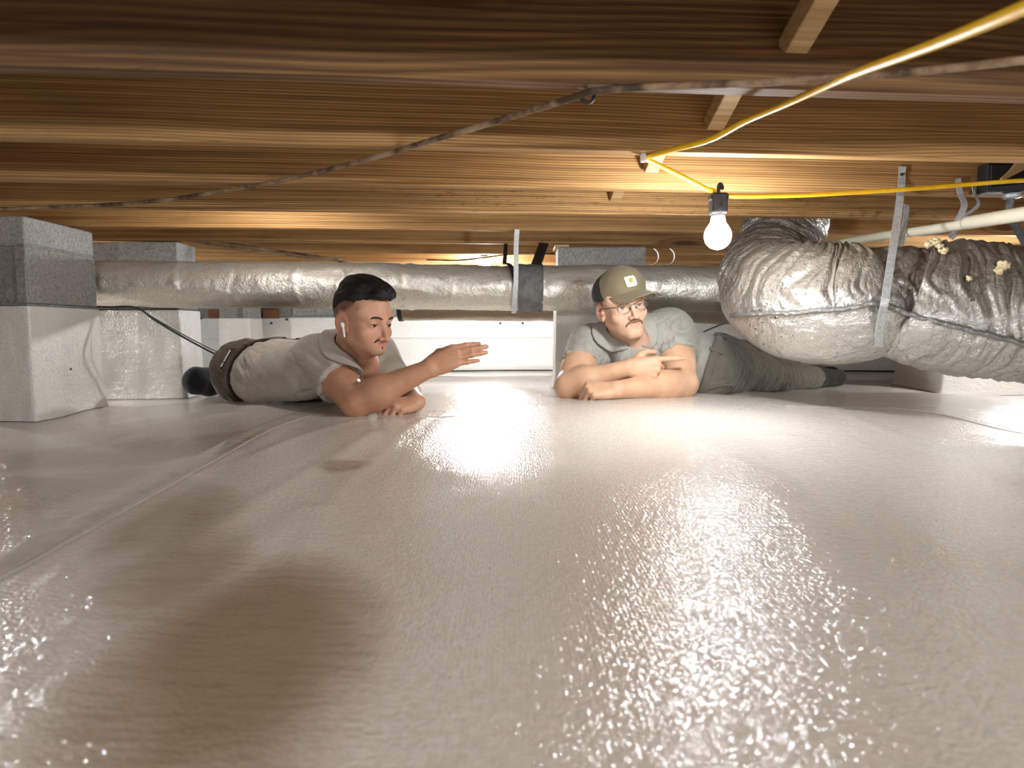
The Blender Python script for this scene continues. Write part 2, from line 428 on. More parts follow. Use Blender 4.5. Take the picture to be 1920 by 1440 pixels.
me = mesh_np('floor', np.stack([GX.ravel(), GY.ravel(), GZ.ravel()], -1), np.stack([q0, q0 + 1, q0 + nx + 1, q0 + nx], -1))
# brownish tint on the sheet in noise-edged oval areas
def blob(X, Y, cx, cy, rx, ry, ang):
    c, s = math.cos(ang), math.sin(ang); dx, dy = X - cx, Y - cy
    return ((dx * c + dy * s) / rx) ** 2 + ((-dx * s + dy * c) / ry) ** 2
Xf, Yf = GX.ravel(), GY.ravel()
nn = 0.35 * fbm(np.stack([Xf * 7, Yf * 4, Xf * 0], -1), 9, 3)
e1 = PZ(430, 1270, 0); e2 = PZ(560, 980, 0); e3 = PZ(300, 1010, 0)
brown_tint = np.clip(1.25 - blob(Xf, Yf, e1.x, e1.y + 0.03, 0.13, 0.28, R(8)) - 0.6 * nn, 0, 1)
brown_tint = np.maximum(brown_tint, 0.8 * np.clip(1.2 - blob(Xf, Yf, e3.x + .02, e3.y + 0.03, 0.10, 0.42, R(24)) - 1.1 * nn, 0, 1))
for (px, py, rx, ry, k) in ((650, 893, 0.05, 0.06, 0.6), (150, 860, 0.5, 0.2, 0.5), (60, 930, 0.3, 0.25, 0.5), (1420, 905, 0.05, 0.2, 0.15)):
    e = PZ(px, py, 0.0); brown_tint = np.maximum(brown_tint, k * np.clip(1.2 - blob(Xf, Yf, e.x, e.y, rx, ry, 0) - 1.6 * nn, 0, 1))
at = me.attributes.new('brown_tint', 'FLOAT', 'POINT'); at.data.foreach_set('value', brown_tint.astype(np.float32))
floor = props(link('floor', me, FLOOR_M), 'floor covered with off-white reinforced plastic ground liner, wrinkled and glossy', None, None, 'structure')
def strip(name, pts, width, lift, mat, parent, n=14, label=None):
    c = np.array(spline([PZ(x, y, 0.01).to_2d() for x, y in pts], n))
    t = np.gradient(c, axis=0); t /= np.linalg.norm(t, axis=1)[:, None]; nrm = np.stack([-t[:, 1], t[:, 0]], -1)
    cols = 5; V = []
    for k in range(cols):
        s = (k / (cols - 1) - 0.5) * width
        q = c + nrm * s
        V.append(np.stack([q[:, 0], q[:, 1], floor_z(q[:, 0], q[:, 1]) + lift * (1 if 0 < k < cols - 1 else 0.2)], -1))
    V = np.stack(V, 1); nr = len(c); V = V.reshape(-1, 3)
    a, b = np.meshgrid(np.arange(cols - 1), np.arange(nr - 1)); q = (b * cols + a).ravel()
    o = link(name, mesh_np(name, V, np.stack([q, q + 1, q + cols + 1, q + cols], -1)), mat, parent)
    if label: o['label'] = label
    return o
strip('seam_tape', [(-90, 1110), (60, 1020), (240, 930), (420, 852), (560, 800), (640, 779)], 0.05, 0.0012, SEAM, floor)
strip('liner_edge', [(-90, 1130), (60, 1046), (240, 952), (420, 868), (560, 812), (650, 785)], 0.006, 0.002, SEAM, floor)
strip('liner_edge', [(1470, 797), (1620, 792), (1760, 797), (1980, 832)], 0.012, 0.002, SEAM, floor)
strip('liner_edge', [(760, 722), (880, 716), (1000, 712), (1060, 716)], 0.02, 0.003, SEAM, floor)

# ------------------------------------------------------------------ ceiling: subfloor boards above joists
ceil = thing('ceiling', None, None, (0, 2, JZ + JH), None, 'structure')
ceil['label'] = 'dark plywood and board subfloor above the joists'
ca, sa = math.cos(YAW), math.sin(YAW)
JM = Matrix(((ca, -sa, 0, 0), (sa, ca, 0, 0), (0, 0, 1, 0), (0, 0, 0, 1)))      # joist frame: x along joist, y across
bm = bmesh.new(); bm_box(bm, (-1.22, -0.3, 0), (1.22, 0.3, 0.018), None, 0.001)
pl = mesh_bm('subfloor_panel', bm)
for i in range(4):
    for j in range(13):
        o = link('subfloor_panel', pl, WOOD3 if not pl.materials else None)
        o.matrix_world = JM @ Matrix.Translation((-3.9 + 2.45 * i + (1.2 if j % 2 else 0), -2.6 + 0.605 * j, JZ + JH + 0.0005))
        o.parent = ceil; o.matrix_parent_inverse = Matrix.Translation(-Vector(ceil.location))

# ------------------------------------------------------------------ walls
def wall_box(name, lo, hi, mat, label):
    bm = bmesh.new(); bm_box(bm, lo, hi); return props(link(name, mesh_bm(name, bm), mat), label, None, None, 'structure')
WT = JZ + JH + 0.02
wall_back = wall_box('wall_back', (RX0 - .2, RY1, -0.3), (RX1 + .2, RY1 + 0.2, WT), CONC_W, 'grey masonry foundation wall at the far end, liner on its lower part')
wall_left = wall_box('wall_left', (RX0 - 0.2, RY0, -0.3), (RX0, RY1, WT), CONC_W, 'grey masonry foundation wall on the left')
wall_right = wall_box('wall_right', (RX1, RY0, -0.3), (RX1 + 0.2, RY1, WT), CONC_W, 'grey masonry foundation wall on the right')
wall_front = wall_box('wall_front', (RX0 - .2, RY0 - 0.2, -0.3), (RX1 + .2, RY0, WT), CONC_W, 'grey masonry foundation wall behind the viewer')
# white liner hung on the back wall: slightly wavy sheet with a rounded foot that runs out on the floor
LT = 0.405
prof = [(RY1 - 0.004, LT), (RY1 - 0.014, LT - 0.004), (RY1 - 0.016, 0.30), (RY1 - 0.02, 0.262), (RY1 - 0.014, 0.255), (RY1 - 0.016, 0.20), (RY1 - 0.022, 0.11), (RY1 - 0.035, 0.055), (RY1 - 0.06, 0.024), (RY1 - 0.095, 0.012)]
pr = spline(prof, 5); XX = np.linspace(RX0, RX1, 160)
V = []
for y_, z_ in pr:
    wob = 0.010 * fbm(np.stack([XX * 1.3, XX * 0 + z_ * 4, XX * 0], -1), 5, 2)
    V.append(np.stack([XX, np.minimum(y_ + wob * (1 if z_ < LT - 0.01 else 0), RY1 - 0.003), XX * 0 + z_ + (floor_z(XX, XX * 0 + y_) if z_ < 0.1 else 0) * (1 - z_ / 0.1)], -1))
V = np.stack(V, 0); nr, nc = V.shape[:2]
a, b = np.meshgrid(np.arange(nc - 1), np.arange(nr - 1)); q = (b * nc + a).ravel()
wl = link('wall_liner', mesh_np('wall_liner', V.reshape(-1, 3), np.stack([q, q + nc, q + nc + 1, q + 1], -1)), LINER, wall_back)
wl['label'] = 'white plastic liner fixed along the lower far wall'
def pin(p, parent, r=0.006, mat=None, nrm=(0, -1, 0)):
    bm = bmesh.new(); bmesh.ops.create_uvsphere(bm, u_segments=10, v_segments=6, radius=r)
    rot = Vector((0, 0, 1)).rotation_difference(Vector(nrm)).to_matrix().to_4x4()
    for v in bm.verts: v.co = rot @ Vector((v.co.x, v.co.y, v.co.z * 0.5)) + Vector(p)
    return link('fastener_pin', mesh_bm('fastener_pin', bm, True), mat or DKPIPE, parent)
for px, py in ((376, 597), (509, 606), (538, 599), (938, 606), (980, 606)): pin(P(px, py, RY1 - 0.02), wall_back, 0.009)
# two brown bricks and grey blocks that show above the liner
for x0, x1 in ((391, 410), (493, 524)):
    p0, p1 = P(x0, 597, RY1 - 0.02), P(x1, 577, RY1 - 0.02)
    bm = bmesh.new(); bm_box(bm, (p0.x, RY1 - 0.022, p0.z), (p1.x, RY1 + 0.05, p0.z + 0.06), None, 0.003); bm_box(bm, (p0.x, RY1 - 0.022, p0.z + 0.068), (p1.x, RY1 + 0.05, p0.z + 0.128), None, 0.003)
    link('brick', mesh_bm('brick', bm), BRICK, wall_back)
bm = bmesh.new(); bm_box(bm, (-0.197, -0.012, -0.095), (0.197, 0.03, 0.095), None, 0.004); blk = mesh_bm('wall_block', bm)
for i in range(19):
    for j in range(2):
        x = RX0 + 0.2 + 0.405 * i + (0.2 if j else 0)
        if any(abs(x - c) < 0.30 for c in (P(400, 590, RY1).x, P(508, 590, RY1).x)): continue
        o = link('wall_block', blk, CONC_W if not blk.materials else None, wall_back); o.location = (x, RY1, 0.52 + 0.2 * j)

# ------------------------------------------------------------------ joists
jn = ['joist overhead just behind the viewer, outside the frame', 'joist just overhead of the viewer, outside the frame', 'nearest and widest wooden joist across the top of the photo',
      'second wooden joist from the front, crossed by the brown cable, dark mildew specks', 'third wooden joist from the front, lit lightbulb hangs by it',
      'fourth wooden joist from the front, greyish stained face left of the bulb', 'fifth wooden joist from the front, pale, above the near concrete pier',
      'sixth wooden joist from the front, strap to the long duct comes down by it', 'seventh wooden joist from the front, low above the long silver duct', 'eighth wooden joist from the front, seen as a thin band over the duct',
      'ninth wooden joist from the front, seen as a bright line over the duct', 'rearmost wooden joist, next to the far wall']
bm = bmesh.new(); bm_box(bm, (-4.6, 0, 0), (4.6, JT, JH), None, 0.002); jm = mesh_bm('floor_joist', bm)
for k, n in enumerate(range(-7, 10)):
    o = link('floor_joist', jm, WOOD if not jm.materials else None)
    if n == 0: o.data = jm.copy(); o.data.materials.clear(); o.data.materials.append(WOOD_DIM)
    o.matrix_world = JM @ Matrix.Translation((0.137 * n, JD0 + JS * n, JZ + 0.0006 * ((n * 7) % 3)))
    props(o, (jn[k - 5] if k > 4 else 'joist overhead %s back behind the viewer, outside the frame' % ('sixth', 'fifth', 'fourth', 'third', 'second')[k]), 'joist', 'floor joists overhead')
def jface(n, x):            # y of the front face of joist n at world x
    return (JD0 + JS * n) / ca + x * math.tan(YAW)
# cross bridging: short diagonal struts between joists
for n, px, lab in ((0, 1484, 'short diagonal brace nailed against the nearest joist, top right'), (1, 1336, 'short diagonal brace showing between the first and second joists'), (2, 1218, 'short diagonal brace by the yellow cord staple'), (3, 1152, 'small diagonal brace tip left of the bulb')):
    Yb = jface(n, 0.45) - 0.004; b0 = P(px, {0: 92, 1: 236, 2: 318, 3: 372}[n], Yb)
    Lb = JM.inverted() @ b0
    dirv = Vector((0, -(JS - JT) + 0.01, 0.165 if n else 0.17)); L = dirv.length; dv = dirv.normalized()
    xa = Vector((1, 0, 0)); za = dv; ya = za.cross(xa)
    M4 = Matrix(((xa.x, ya.x, za.x, Lb.x), (xa.y, ya.y, za.y, Lb.y), (xa.z, ya.z, za.z, Lb.z), (0, 0, 0, 1)))
    bm = bmesh.new(); bm_box(bm, (-0.019, -0.019, 0.0), (0.019, 0.019, L), None, 0.0015)
    for v in bm.verts:
        if v.co.z < L / 2: v.co.z += -v.co.y * dv.z / abs(dv.y) * 1.0
    o = link('joist_brace', mesh_bm('joist_brace', bm), WOOD2); o.matrix_world = JM @ M4
    props(o, lab, 'brace', 'diagonal braces between joists')

# ------------------------------------------------------------------ piers
def block_mesh(w, d, h, recess):
    """concrete block, w along x, d along y; a fluted recess in the end facing -y"""
    bm = bmesh.new()
    if not recess: bm_box(bm, (-w / 2, -d / 2, 0), (w / 2, d / 2, h), None, 0.004)
    else:
        fl_ = 0.036; pts = [(-w / 2, -d / 2), (-w / 2 + fl_, -d / 2), (-w / 2 + fl_ + 0.012, -d / 2 + 0.022), (w / 2 - fl_ - 0.012, -d / 2 + 0.022), (w / 2 - fl_, -d / 2), (w / 2, -d / 2), (w / 2, d / 2), (-w / 2, d / 2)]
        lo = [bm.verts.new((x, y, 0)) for x, y in pts]; hi = [bm.verts.new((x, y, h)) for x, y in pts]
        for i in range(8): bm.faces.new((lo[i], lo[(i + 1) % 8], hi[(i + 1) % 8], hi[i]))
        bm.faces.new(lo[::-1]); bm.faces.new(hi)
        bmesh.ops.bevel(bm, geom=bm.edges[:], offset=0.003, segments=1, affect='EDGES')
    return mesh_bm('concrete_block', bm)
def wrap_mesh(x0, x1, y0, y1, zt, zb, flare):
    """liner sheet folded round a pier: soft corners, a foot that flares on to the floor"""
    rings = []
    cx, cy, hx, hy = (x0 + x1) / 2, (y0 + y1) / 2, (x1 - x0) / 2, (y1 - y0) / 2
    nz = 26
    ths = []
    per = []
    for s in range(4):
        for k in [0.0, 0.006, 0.014, 0.022, 0.032] + [0.032 + 0.936 * q / 24 for q in range(1, 24)] + [0.968, 0.978, 0.986, 0.994]: per.append((s, k))
    for iz in range(nz):
        t = iz / (nz - 1); z = zt + (zb - zt) * t
        ex = 0.0075 + 0.006 * t + flare * max(0, (t - 0.80) / 0.20) ** 2.2
        ring = []
        for s, k in per:
            u = -1 + 2 * k
            x, y = ((u, -1), (1, u), (-u, 1), (-1, -u))[s]
            c = 0.012; px_, py_ = x * (hx + ex), y * (hy + ex)
            corner = max(0, abs(x) * (hx + ex) - (hx + ex - c)) > 0 and max(0, abs(y) * (hy + ex) - (hy + ex - c)) > 0
            if corner:
                qx, qy = hx + ex - c, hy + ex - c; vx, vy = abs(px_) - qx, abs(py_) - qy; L = math.hypot(vx, vy) or 1
                m_ = max(vx, vy) / L; px_, py_ = math.copysign(qx + vx * m_, px_), math.copysign(qy + vy * m_, py_)
            ring.append((cx + px_, cy + py_, z))
        rings.append(ring)
    V = np.array(rings).reshape(-1, 3); n = len(per)
    nse = fbm(V * np.array([14, 14, 4.0]), 11, 3)[:, None]
    dirn = np.stack([(V[:, 0] - cx) / hx, (V[:, 1] - cy) / hy, 0 * V[:, 0]], -1); dirn /= np.linalg.norm(dirn, axis=1)[:, None] + 1e-9
    V = V + dirn * nse * 0.0035
    low = V[:, 2] < zb + 0.06
    fzv = floor_z(V[:, 0], V[:, 1])
    V[:, 2] = np.where(low, V[:, 2] + (fzv + 0.002 - zb) * (1 - (V[:, 2] - zb) / 0.06), V[:, 2])
    F_ = []
    for i in range(nz - 1):
        for j in range(n):
            a_, b_ = i * n + j, i * n + (j + 1) % n
            F_.append((a_, a_ + n, b_ + n, b_))
    return mesh_np('liner_wrap', V, np.array(F_))
def pier(label, x0, x1, y0, y1, zt, zw, ends=False, cap=0.092, flare=0.05, mats=(None, None)):
    t = thing('concrete_pier', label, 'pier', ((x0 + x1) / 2, (y0 + y1) / 2, fz((x0 + x1) / 2, (y0 + y1) / 2)))
    w_, d_ = x1 - x0, y1 - y0; c = Vector(((x0 + x1) / 2, (y0 + y1) / 2, 0))
    cm = link('cap_block', block_mesh(w_ - 0.004, d_ - 0.006, cap, False), mats[0] or CONC); cm.location = c + Vector((0, 0, zt - cap)); attach(cm, t)
    z = zt - cap - 0.006; k = 0
    while z > -0.1:
        h = 0.19
        b_ = link('concrete_block', block_mesh(w_, d_, h, ends), mats[1] or CONC_D); b_.location = c + Vector((0, 0, z - h)); attach(b_, t)
        mo = bmesh.new(); bm_box(mo, (x0 + .006, y0 + .006, z - 0.001), (x1 - .006, y1 - .006, z + 0.008)); attach(link('mortar_joint', mesh_bm('mortar_joint', mo), CONC_W), t)
        z -= h + 0.007; k += 1
    zb = fz(x1 - 0.1, y0)
    attach(link('liner_wrap', wrap_mesh(x0, x1, y0, y1, zw, zb, flare), LINER_P), t)
    return t
p1r = P(52, 573, 2.33).x
pier1 = pier('near concrete block pier at the left edge, lower part wrapped in white liner', p1r - 0.195, p1r, 2.33, 2.72, P(52, 404, 2.33).z, P(52, 574, 2.33).z, True, 0.092, 0.008)
pin(P(133, 692, 2.48), pier1, 0.005, BRICK, (1, 0, 0)).matrix_parent_inverse = Matrix.Translation(-Vector(pier1.location))
p2r = P(330, 460, 3.0).x
pier2 = pier('concrete pier second from the left, behind the left end of the long silver duct', p2r - 0.40, p2r, 3.0, 3.19, P(300, 453, 3.0).z, 0.40, False, 0.092, 0.008)
p3l, p3r = P(1046, 480, 3.12).x, P(1212, 480, 3.12).x
pier3 = pier('middle concrete pier behind the long duct and the person in the cap', p3l, p3r, 3.12, 3.31, P(1100, 463, 3.12).z, 0.40, False, 0.13, 0.015)
p4l, p4r = P(411, 600, 4.66).x, P(466, 600, 4.66).x
pier4 = pier('small white wrapped pier against the far wall, behind the dark-haired person', p4l, p4r, 4.66, 4.895, JZ - 0.005, P(440, 597, 4.66).z, True, 0.10, 0.015)
p5l = P(1768, 720, 3.35).x
pier5 = pier('white wrapped pier at the right, low behind the bulging duct', p5l, p5l + 0.42, 3.35, 3.75, JZ - 0.005, 0.40, False, 0.10, 0.01)
# wooden shim between middle pier and joist
bm = bmesh.new(); bm_box(bm, (p3l - 0.012, 3.125, P(1100, 463, 3.12).z + 0.0005), (p3l + 0.05, 3.29, P(1100, 463, 3.12).z + 0.012), None, 0.001)
props(link('wood_shim', mesh_bm('wood_shim', bm), WOOD2), 'thin pale wood shim on top of the middle pier', 'shim')
# ------------------------------------------------------------------ long straight foil duct
dpts = [(-40, 531, 2.86, .093), (170, 532, 2.86, .093), (330, 533, 2.86, .094), (500, 535, 2.86, .093), (640, 536, 2.86, .094), (750, 537, 2.86, .092), (880, 539, 2.86, .093), (970, 540, 2.86, .090), (1100, 541, 2.86, .093), (1300, 541, 2.86, .092), (1400, 541, 2.84, .090)]
ctr = np.array([[*P(a, b, c), r] for a, b, c, r in dpts]); dsp = spline(ctr, 40)
def duct_disp(Pn, th):
    s = Pn[:, 0][:, None]; t = th[None, :]
    q = np.stack([s * 9 + 0 * t, 2.2 * np.cos(t) + 0 * s, 2.2 * np.sin(t) + 0 * s], -1)
    d = 0.0035 * fbm(q, 21, 4)
    for px, wd, h in ((325, 0.014, 0.006), (440, 0.010, -0.004), (556, 0.012, 0.006), (640, 0.012, 0.008), (655, 0.008, -0.006), (752, 0.010, -0.006), (765, 0.012, 0.005), (850, 0.008, 0.004), (938, 0.012, -0.004), (1020, 0.008, -0.004), (1120, .01, .004), (1250, .012, -.004)):
        x0 = P(px, 540, 2.77).x; off = 0.02 * vnoise(np.stack([3 * np.cos(t) + 0 * s, 3 * np.sin(t) + 0 * s, 0 * s + 0 * t + px], -1), 5)
        d = d + h * np.exp(-((s - x0 + off) / wd) ** 2) * (0.6 + 0.5 * vnoise(np.stack([2 * np.cos(t) + 0 * s, 2 * np.sin(t) + 0 * s, 0 * s + 0 * t + px * .7], -1), 8))
    return d
duct = thing('foil_duct', 'long straight silver foil-wrapped air duct running behind both people', 'duct', tuple(P(760, 541, 2.86)))
attach(link('foil_jacket', tube_mesh('foil_jacket', dsp[:, :3], dsp[:, 3], 64, True, duct_disp), FOIL), duct)
x0, x1 = P(972, 540, 2.77).x, P(1019, 540, 2.77).x
sel = dsp[(dsp[:, 0] > x0 - 0.003) & (dsp[:, 0] < x1 + 0.003)]
mp = np.stack([np.linspace(x0, x1, 30), np.interp(np.linspace(x0, x1, 30), dsp[:, 0], dsp[:, 1]), np.interp(np.linspace(x0, x1, 30), dsp[:, 0], dsp[:, 2])], -1)
def mdisp(Pn, th):
    s = Pn[:, 0][:, None]; t = th[None, :]
    return 0.004 * fbm(np.stack([s * 40 + 0 * t, 1.5 * np.cos(t) + 0 * s, 1.5 * np.sin(t) + 0 * s], -1), 31, 3)
attach(props(link('mastic_band', tube_mesh('mastic_band', mp, 0.0965, 56, True, mdisp), MASTIC), 'dark grey sealing tape band around the duct joint'), duct)
# second old insulated duct lower behind, seen as a cream strip
l2 = thing('foil_duct', 'cream dusty insulated duct low behind the long silver duct', 'duct', tuple(P(1000, 585, 4.0)))
lp = spline([P(752, 566, 3.9), P(900, 566, 3.9), P(1100, 567, 3.9), P(1300, 571, 3.9), P(1420, 575, 3.9)], 40)
def l2d(Pn, th):
    s = Pn[:, 0][:, None]; t = th[None, :]
    return 0.003 * fbm(np.stack([s * 12 + 0 * t, 2 * np.cos(t) + 0 * s, 2 * np.sin(t) + 0 * s], -1), 41, 3)
attach(link('foil_jacket', tube_mesh('foil_jacket', lp, 0.105, 40, True, l2d), FOIL_D), l2)
e = P(752, 566, 3.9); ep = np.array([[e.x - 0.012, e.y, e.z], [e.x + 0.012, e.y, e.z]]); attach(link('end_collar', tube_mesh('end_collar', ep, 0.109, 40), DKPIPE), l2)

SEAMF = foil_mat('grimy_seam', (0.34, 0.33, 0.31), 0.4, 0.6, (0.05, 0.045, 0.04), 0.8, 60)
# ------------------------------------------------------------------ big bulging flex duct at the right
fp = [(1478, 290, 2.70, .150), (1476, 360, 2.70, .152), (1472, 420, 2.68, .155), (1456, 480, 2.58, .158), (1440, 528, 2.40, .162), (1462, 556, 2.22, .170), (1520, 567, 2.11, .178), (1580, 568, 2.06, .178), (1624, 563, 2.03, .172), (1646, 556, 2.025, .152), (1664, 549, 2.02, .134), (1684, 554, 2.015, .146), (1704, 566, 2.01, .174), (1740, 572, 1.99, .183), (1820, 580, 1.96, .190), (1910, 590, 1.93, .188), (2050, 598, 1.9, .185), (2300, 600, 1.86, .18)]
fc = np.array([[*P(a, b, c), r] for a, b, c, r in fp]); fs = spline(fc, 56)
arc = np.concatenate([[0], np.cumsum(np.linalg.norm(np.diff(fs[:, :3], axis=0), axis=1))])
def flex_disp(Pn, th):
    s = arc[:, None]; t = th[None, :]
    cz = np.cos(t); sz = np.sin(t)
    warp = 0.05 * fbm(np.stack([s * 3 + 0 * t, 1.3 * cz + 0 * s, 1.3 * sz + 0 * s], -1), 51, 2)
    k = (s + warp) * 34
    ridge = 1 - np.abs(vnoise(np.stack([k, 0.9 * cz + 0 * s, 0.9 * sz + 0 * s], -1), 53)) * 2
    fine = vnoise(np.stack([k * 2.7, 1.6 * cz + 0 * s, 1.6 * sz + 0 * s], -1), 57)
    lump = fbm(np.stack([s * 7 + 0 * t, 1.6 * cz + 0 * s, 1.6 * sz + 0 * s], -1), 59, 2)
    T, U, W = frames(Pn)
    wz = (U[:, 2][:, None] * cz + W[:, 2][:, None] * sz)            # -1 underside .. 1 top
    upper = np.clip((wz + 0.35) * 2, np.clip(0.2 + 0.5 * (s - 1.05), 0.2, 0.6), 1)
    pl = np.maximum(0, 1 - 2.2 * np.abs(vnoise(np.stack([(s + 0.6 * warp) * 62, 0.8 * cz + 0 * s, 0.8 * sz + 0 * s], -1), 63))) ** 1.5 + 0.5 * np.maximum(0, 1 - 2.0 * np.abs(vnoise(np.stack([(s + warp) * 125, 1.1 * cz + 0 * s, 1.1 * sz + 0 * s], -1), 65))) ** 1.5
    cr = vnoise(np.stack([s * 55 + 0 * t, 8 * cz + 0 * s, 8 * sz + 0 * s], -1), 67)
    return (0.0062 * ridge + 0.0030 * fine - 0.0075 * pl) * upper + 0.006 * lump + 0.0015 * cr - 0.001
flex = thing('flex_duct', 'large crumpled silver flexible air duct bulging down at the right', 'duct', tuple(P(1700, 690, 2.0)))
fm = tube_mesh('foil_jacket', fs[:, :3], fs[:, 3], 132, True, flex_disp)
attach(link('foil_jacket', fm, FOIL_F), flex)
T_, U_, W_ = frames(fs[:, :3])
def on_flex(px, py, lift=0.0):
    """first hit of the pixel's ray with the duct surface"""
    best = None; r_ = ray(px, py); r_ = A(r_) / np.linalg.norm(r_); o_ = np.array([0, 0, CAM_Z])
    for t in np.linspace(1.3, 3.2, 900):
        q = o_ + r_ * t; d = np.linalg.norm(fs[:, :3] - q, axis=1) - fs[:, 3]
        if d.min() < lift: return q
    return o_ + r_ * 2.0
sp_pts = [(1372, 592), (1400, 590), (1450, 588), (1520, 584), (1590, 578), (1640, 570), (1662, 572), (1700, 586), (1760, 604), (1830, 622), (1900, 640), (1960, 655)]
seamp = spline([on_flex(a, b, 0.002) for a, b in sp_pts], 10)
seamp = seamp + 0.003 * np.stack([fbm(np.stack([seamp[:, 0] * 60, seamp[:, 1] * 60, seamp[:, 2] * 0 + k], -1), 61, 2) for k in range(3)], -1)
attach(props(link('seam_cord', tube_mesh("seam_cord", seamp, 0.0075, 10, True), SEAMF), 'grimy rolled seam along the duct'), flex)
def tuft(c, r, seed, parent):
    bm = bmesh.new(); bmesh.ops.create_icosphere(bm, subdivisions=3, radius=1)
    co = np.array([v.co for v in bm.verts]); n_ = 1 + 0.55 * fbm(co * 2.3, seed, 4)
    for v, k in zip(bm.verts, n_): v.co = Vector(c) + v.co * float(k) * r
    return attach(link('insulation_tuft', mesh_bm('insulation_tuft', bm, True), TUFT), parent)
for k, (px, py, r_) in enumerate(((1752, 455, 0.013), (1762, 462, 0.008), (1740, 459, 0.008), (1770, 470, 0.009), (1880, 498, 0.012), (1874, 508, 0.009), (1818, 522, 0.007))):
    tuft(on_flex(px, py, 0.004), r_, 70 + k, flex)

# ------------------------------------------------------------------ straps
def strap(name, pts, side, width, label, mat=GALV, n=8, holes=True):
    pth = spline([tuple(p) for p in pts], n)
    o = link(name, ribbon_mesh(name, pth, np.array(side, float), width), mat)
    return props(o, label, 'strap', 'metal duct hangers')
sx = P(1690, 312, 2.0).x
yj = jface(2, sx) - 0.002
def nailhead(p, parent):
    bm = bmesh.new(); bmesh.ops.create_uvsphere(bm, u_segments=10, v_segments=6, radius=0.005)
    for v in bm.verts: v.co = Vector((v.co.x, v.co.y * 0.5, v.co.z)) + Vector(p)
    return link('nail_head', mesh_bm('nail_head', bm, True), DKPIPE, parent)
st1 = strap('hanging_strap', [P(1692, 312, yj), P(1690, 345, yj - 0.001), P(1684, 400, yj - 0.05), P(1672, 480, 1.90), P(1660, 560, 1.845), P(1652, 600, 1.862), P(1648, 632, 1.885), A(P(1650, 655, 1.95)), A(P(1655, 662, 2.05))], (1, 0, 0), 0.021, 'long galvanised strap holding up the crumpled duct')
nailhead(P(1691, 327, yj - 0.002), st1)
st1b = strap('hanging_strap', [P(1700, 384, 2.22), P(1698, 410, 2.2), P(1692, 440, 2.18), P(1688, 470, 2.12)], (1, .3, 0), 0.02, 'short dark end of strap behind the long galvanised strap')
s2y = 2.74
dtop = np.interp(P(960, 540, 2.86).x, dsp[:, 0], dsp[:, 2]); dcy = 2.86
xs_ = P(968, 500, s2y).x
st2 = strap('hanging_strap', [(xs_ + 0.004, 2.742, JZ + 0.002), (xs_, 2.745, JZ - 0.06), (xs_ - 0.001, 2.75, dtop + 0.03), (xs_ - 0.004, 2.757, dtop - 0.02), (xs_ - 0.009, 2.785, dtop - 0.075), (xs_ - 0.01, 2.83, dtop - 0.10), (xs_ - 0.01, 2.87, dtop - 0.103)], (1, 0, 0), 0.019, 'pale metal strap around the middle of the long duct')
xb = P(944, 480, 3.0).x
st3 = strap('hanging_strap', [(xb + .01, 3.19, JZ + 0.01), (xb + 0.006, 3.1, JZ - 0.06), (xb + 0.005, 2.93, dtop + 0.104), (xb + 0.012, 2.86, dtop + 0.101), (xb + 0.03, 2.80, dtop + 0.083), (xb + 0.044, 2.77, dtop + 0.04), (xb + 0.05, 2.758, dtop)], (1, 0, 0), 0.018, 'dark rusty strap over the top of the long duct', DKPIPE)
bm = bmesh.new()
pa, pb = P(1018, 462, 3.16), P(1004, 500, 2.98)
zz = (pb - pa).normalized(); xx = Vector((1, 0, 0)); xx = (xx - zz * xx.dot(zz)).normalized(); yy = zz.cross(xx)
bm_box(bm, (-0.022, -0.005, -0.03), (0.022, 0.005, (pb - pa).length + 0.05), Matrix(((xx.x, yy.x, zz.x, pa.x), (xx.y, yy.y, zz.y, pa.y), (xx.z, yy.z, zz.z, pa.z), (0, 0, 0, 1))), 0.002)
props(link('iron_strut', mesh_bm('iron_strut', bm), DKPIPE), 'slanting black iron strut above the grey tape band', 'strut')
# white clips hanging beyond the middle pier
for k, (px, lab) in enumerate(((1226, 'curled white strap end beyond the middle pier, nearer the pier'), (1256, 'curled white strap end beyond the middle pier, nearer the bulb'))):
    c0 = P(px, 478, 3.3)
    o = strap('curled_strap', [c0 + Vector((0, 0, 0.03)), c0 + Vector((0.018, 0, 0.01)), c0 + Vector((0.02, 0, -0.02)), c0 + Vector((0.004, 0, -0.04)), c0 + Vector((-.015, 0, -0.045))], (0, 1, 0), 0.02, lab, WHITEPL)
    o['category'] = 'strap'; o['group'] = 'white strap ends'

# ------------------------------------------------------------------ cream pipe at upper right with its straps
pa, pb = P(1545, 461, 2.78), P(1925, 400, 1.72)
pv = (pb - pa); pb2 = pb + pv * 0.25
pipe = thing('water_pipe', 'cream plastic pipe slanting above the crumpled duct', 'pipe', tuple((pa + pb) / 2))
ls = spline([pa, pa + pv * 0.35 + Vector((0, 0, 0.002)), pa + pv * 0.7 + Vector((0, 0, -0.003)), pb, pb2], 14)
attach(link('pipe_run', tube_mesh('pipe_run', ls, 0.0145, 20), PVC), pipe)
c1 = pa + pv * 0.80; attach(link('pipe_socket', tube_mesh('pipe_socket', [pa + pv * 0.79, pa + pv * 0.80, pa + pv * 1.05, pb2], [0.0165, 0.018, 0.018, 0.018], 20), PVC), pipe)
hx = (pa + pv * 0.735)
yj2 = jface(2, hx.x) - 0.002
strap('hanging_strap', [P(1796, 335, yj2), P(1800, 362, yj2 - .001), P(1808, 385, yj2 - 0.06), hx + Vector((0.004, -0.0165, 0.004)), hx + Vector((0.008, -0.008, -0.016)), hx + Vector((0.012, 0.02, -0.024)), hx + Vector((0.03, 0.03, -0.03))], (1, 0, .2), 0.017, 'twisted pale strap under the cream pipe')
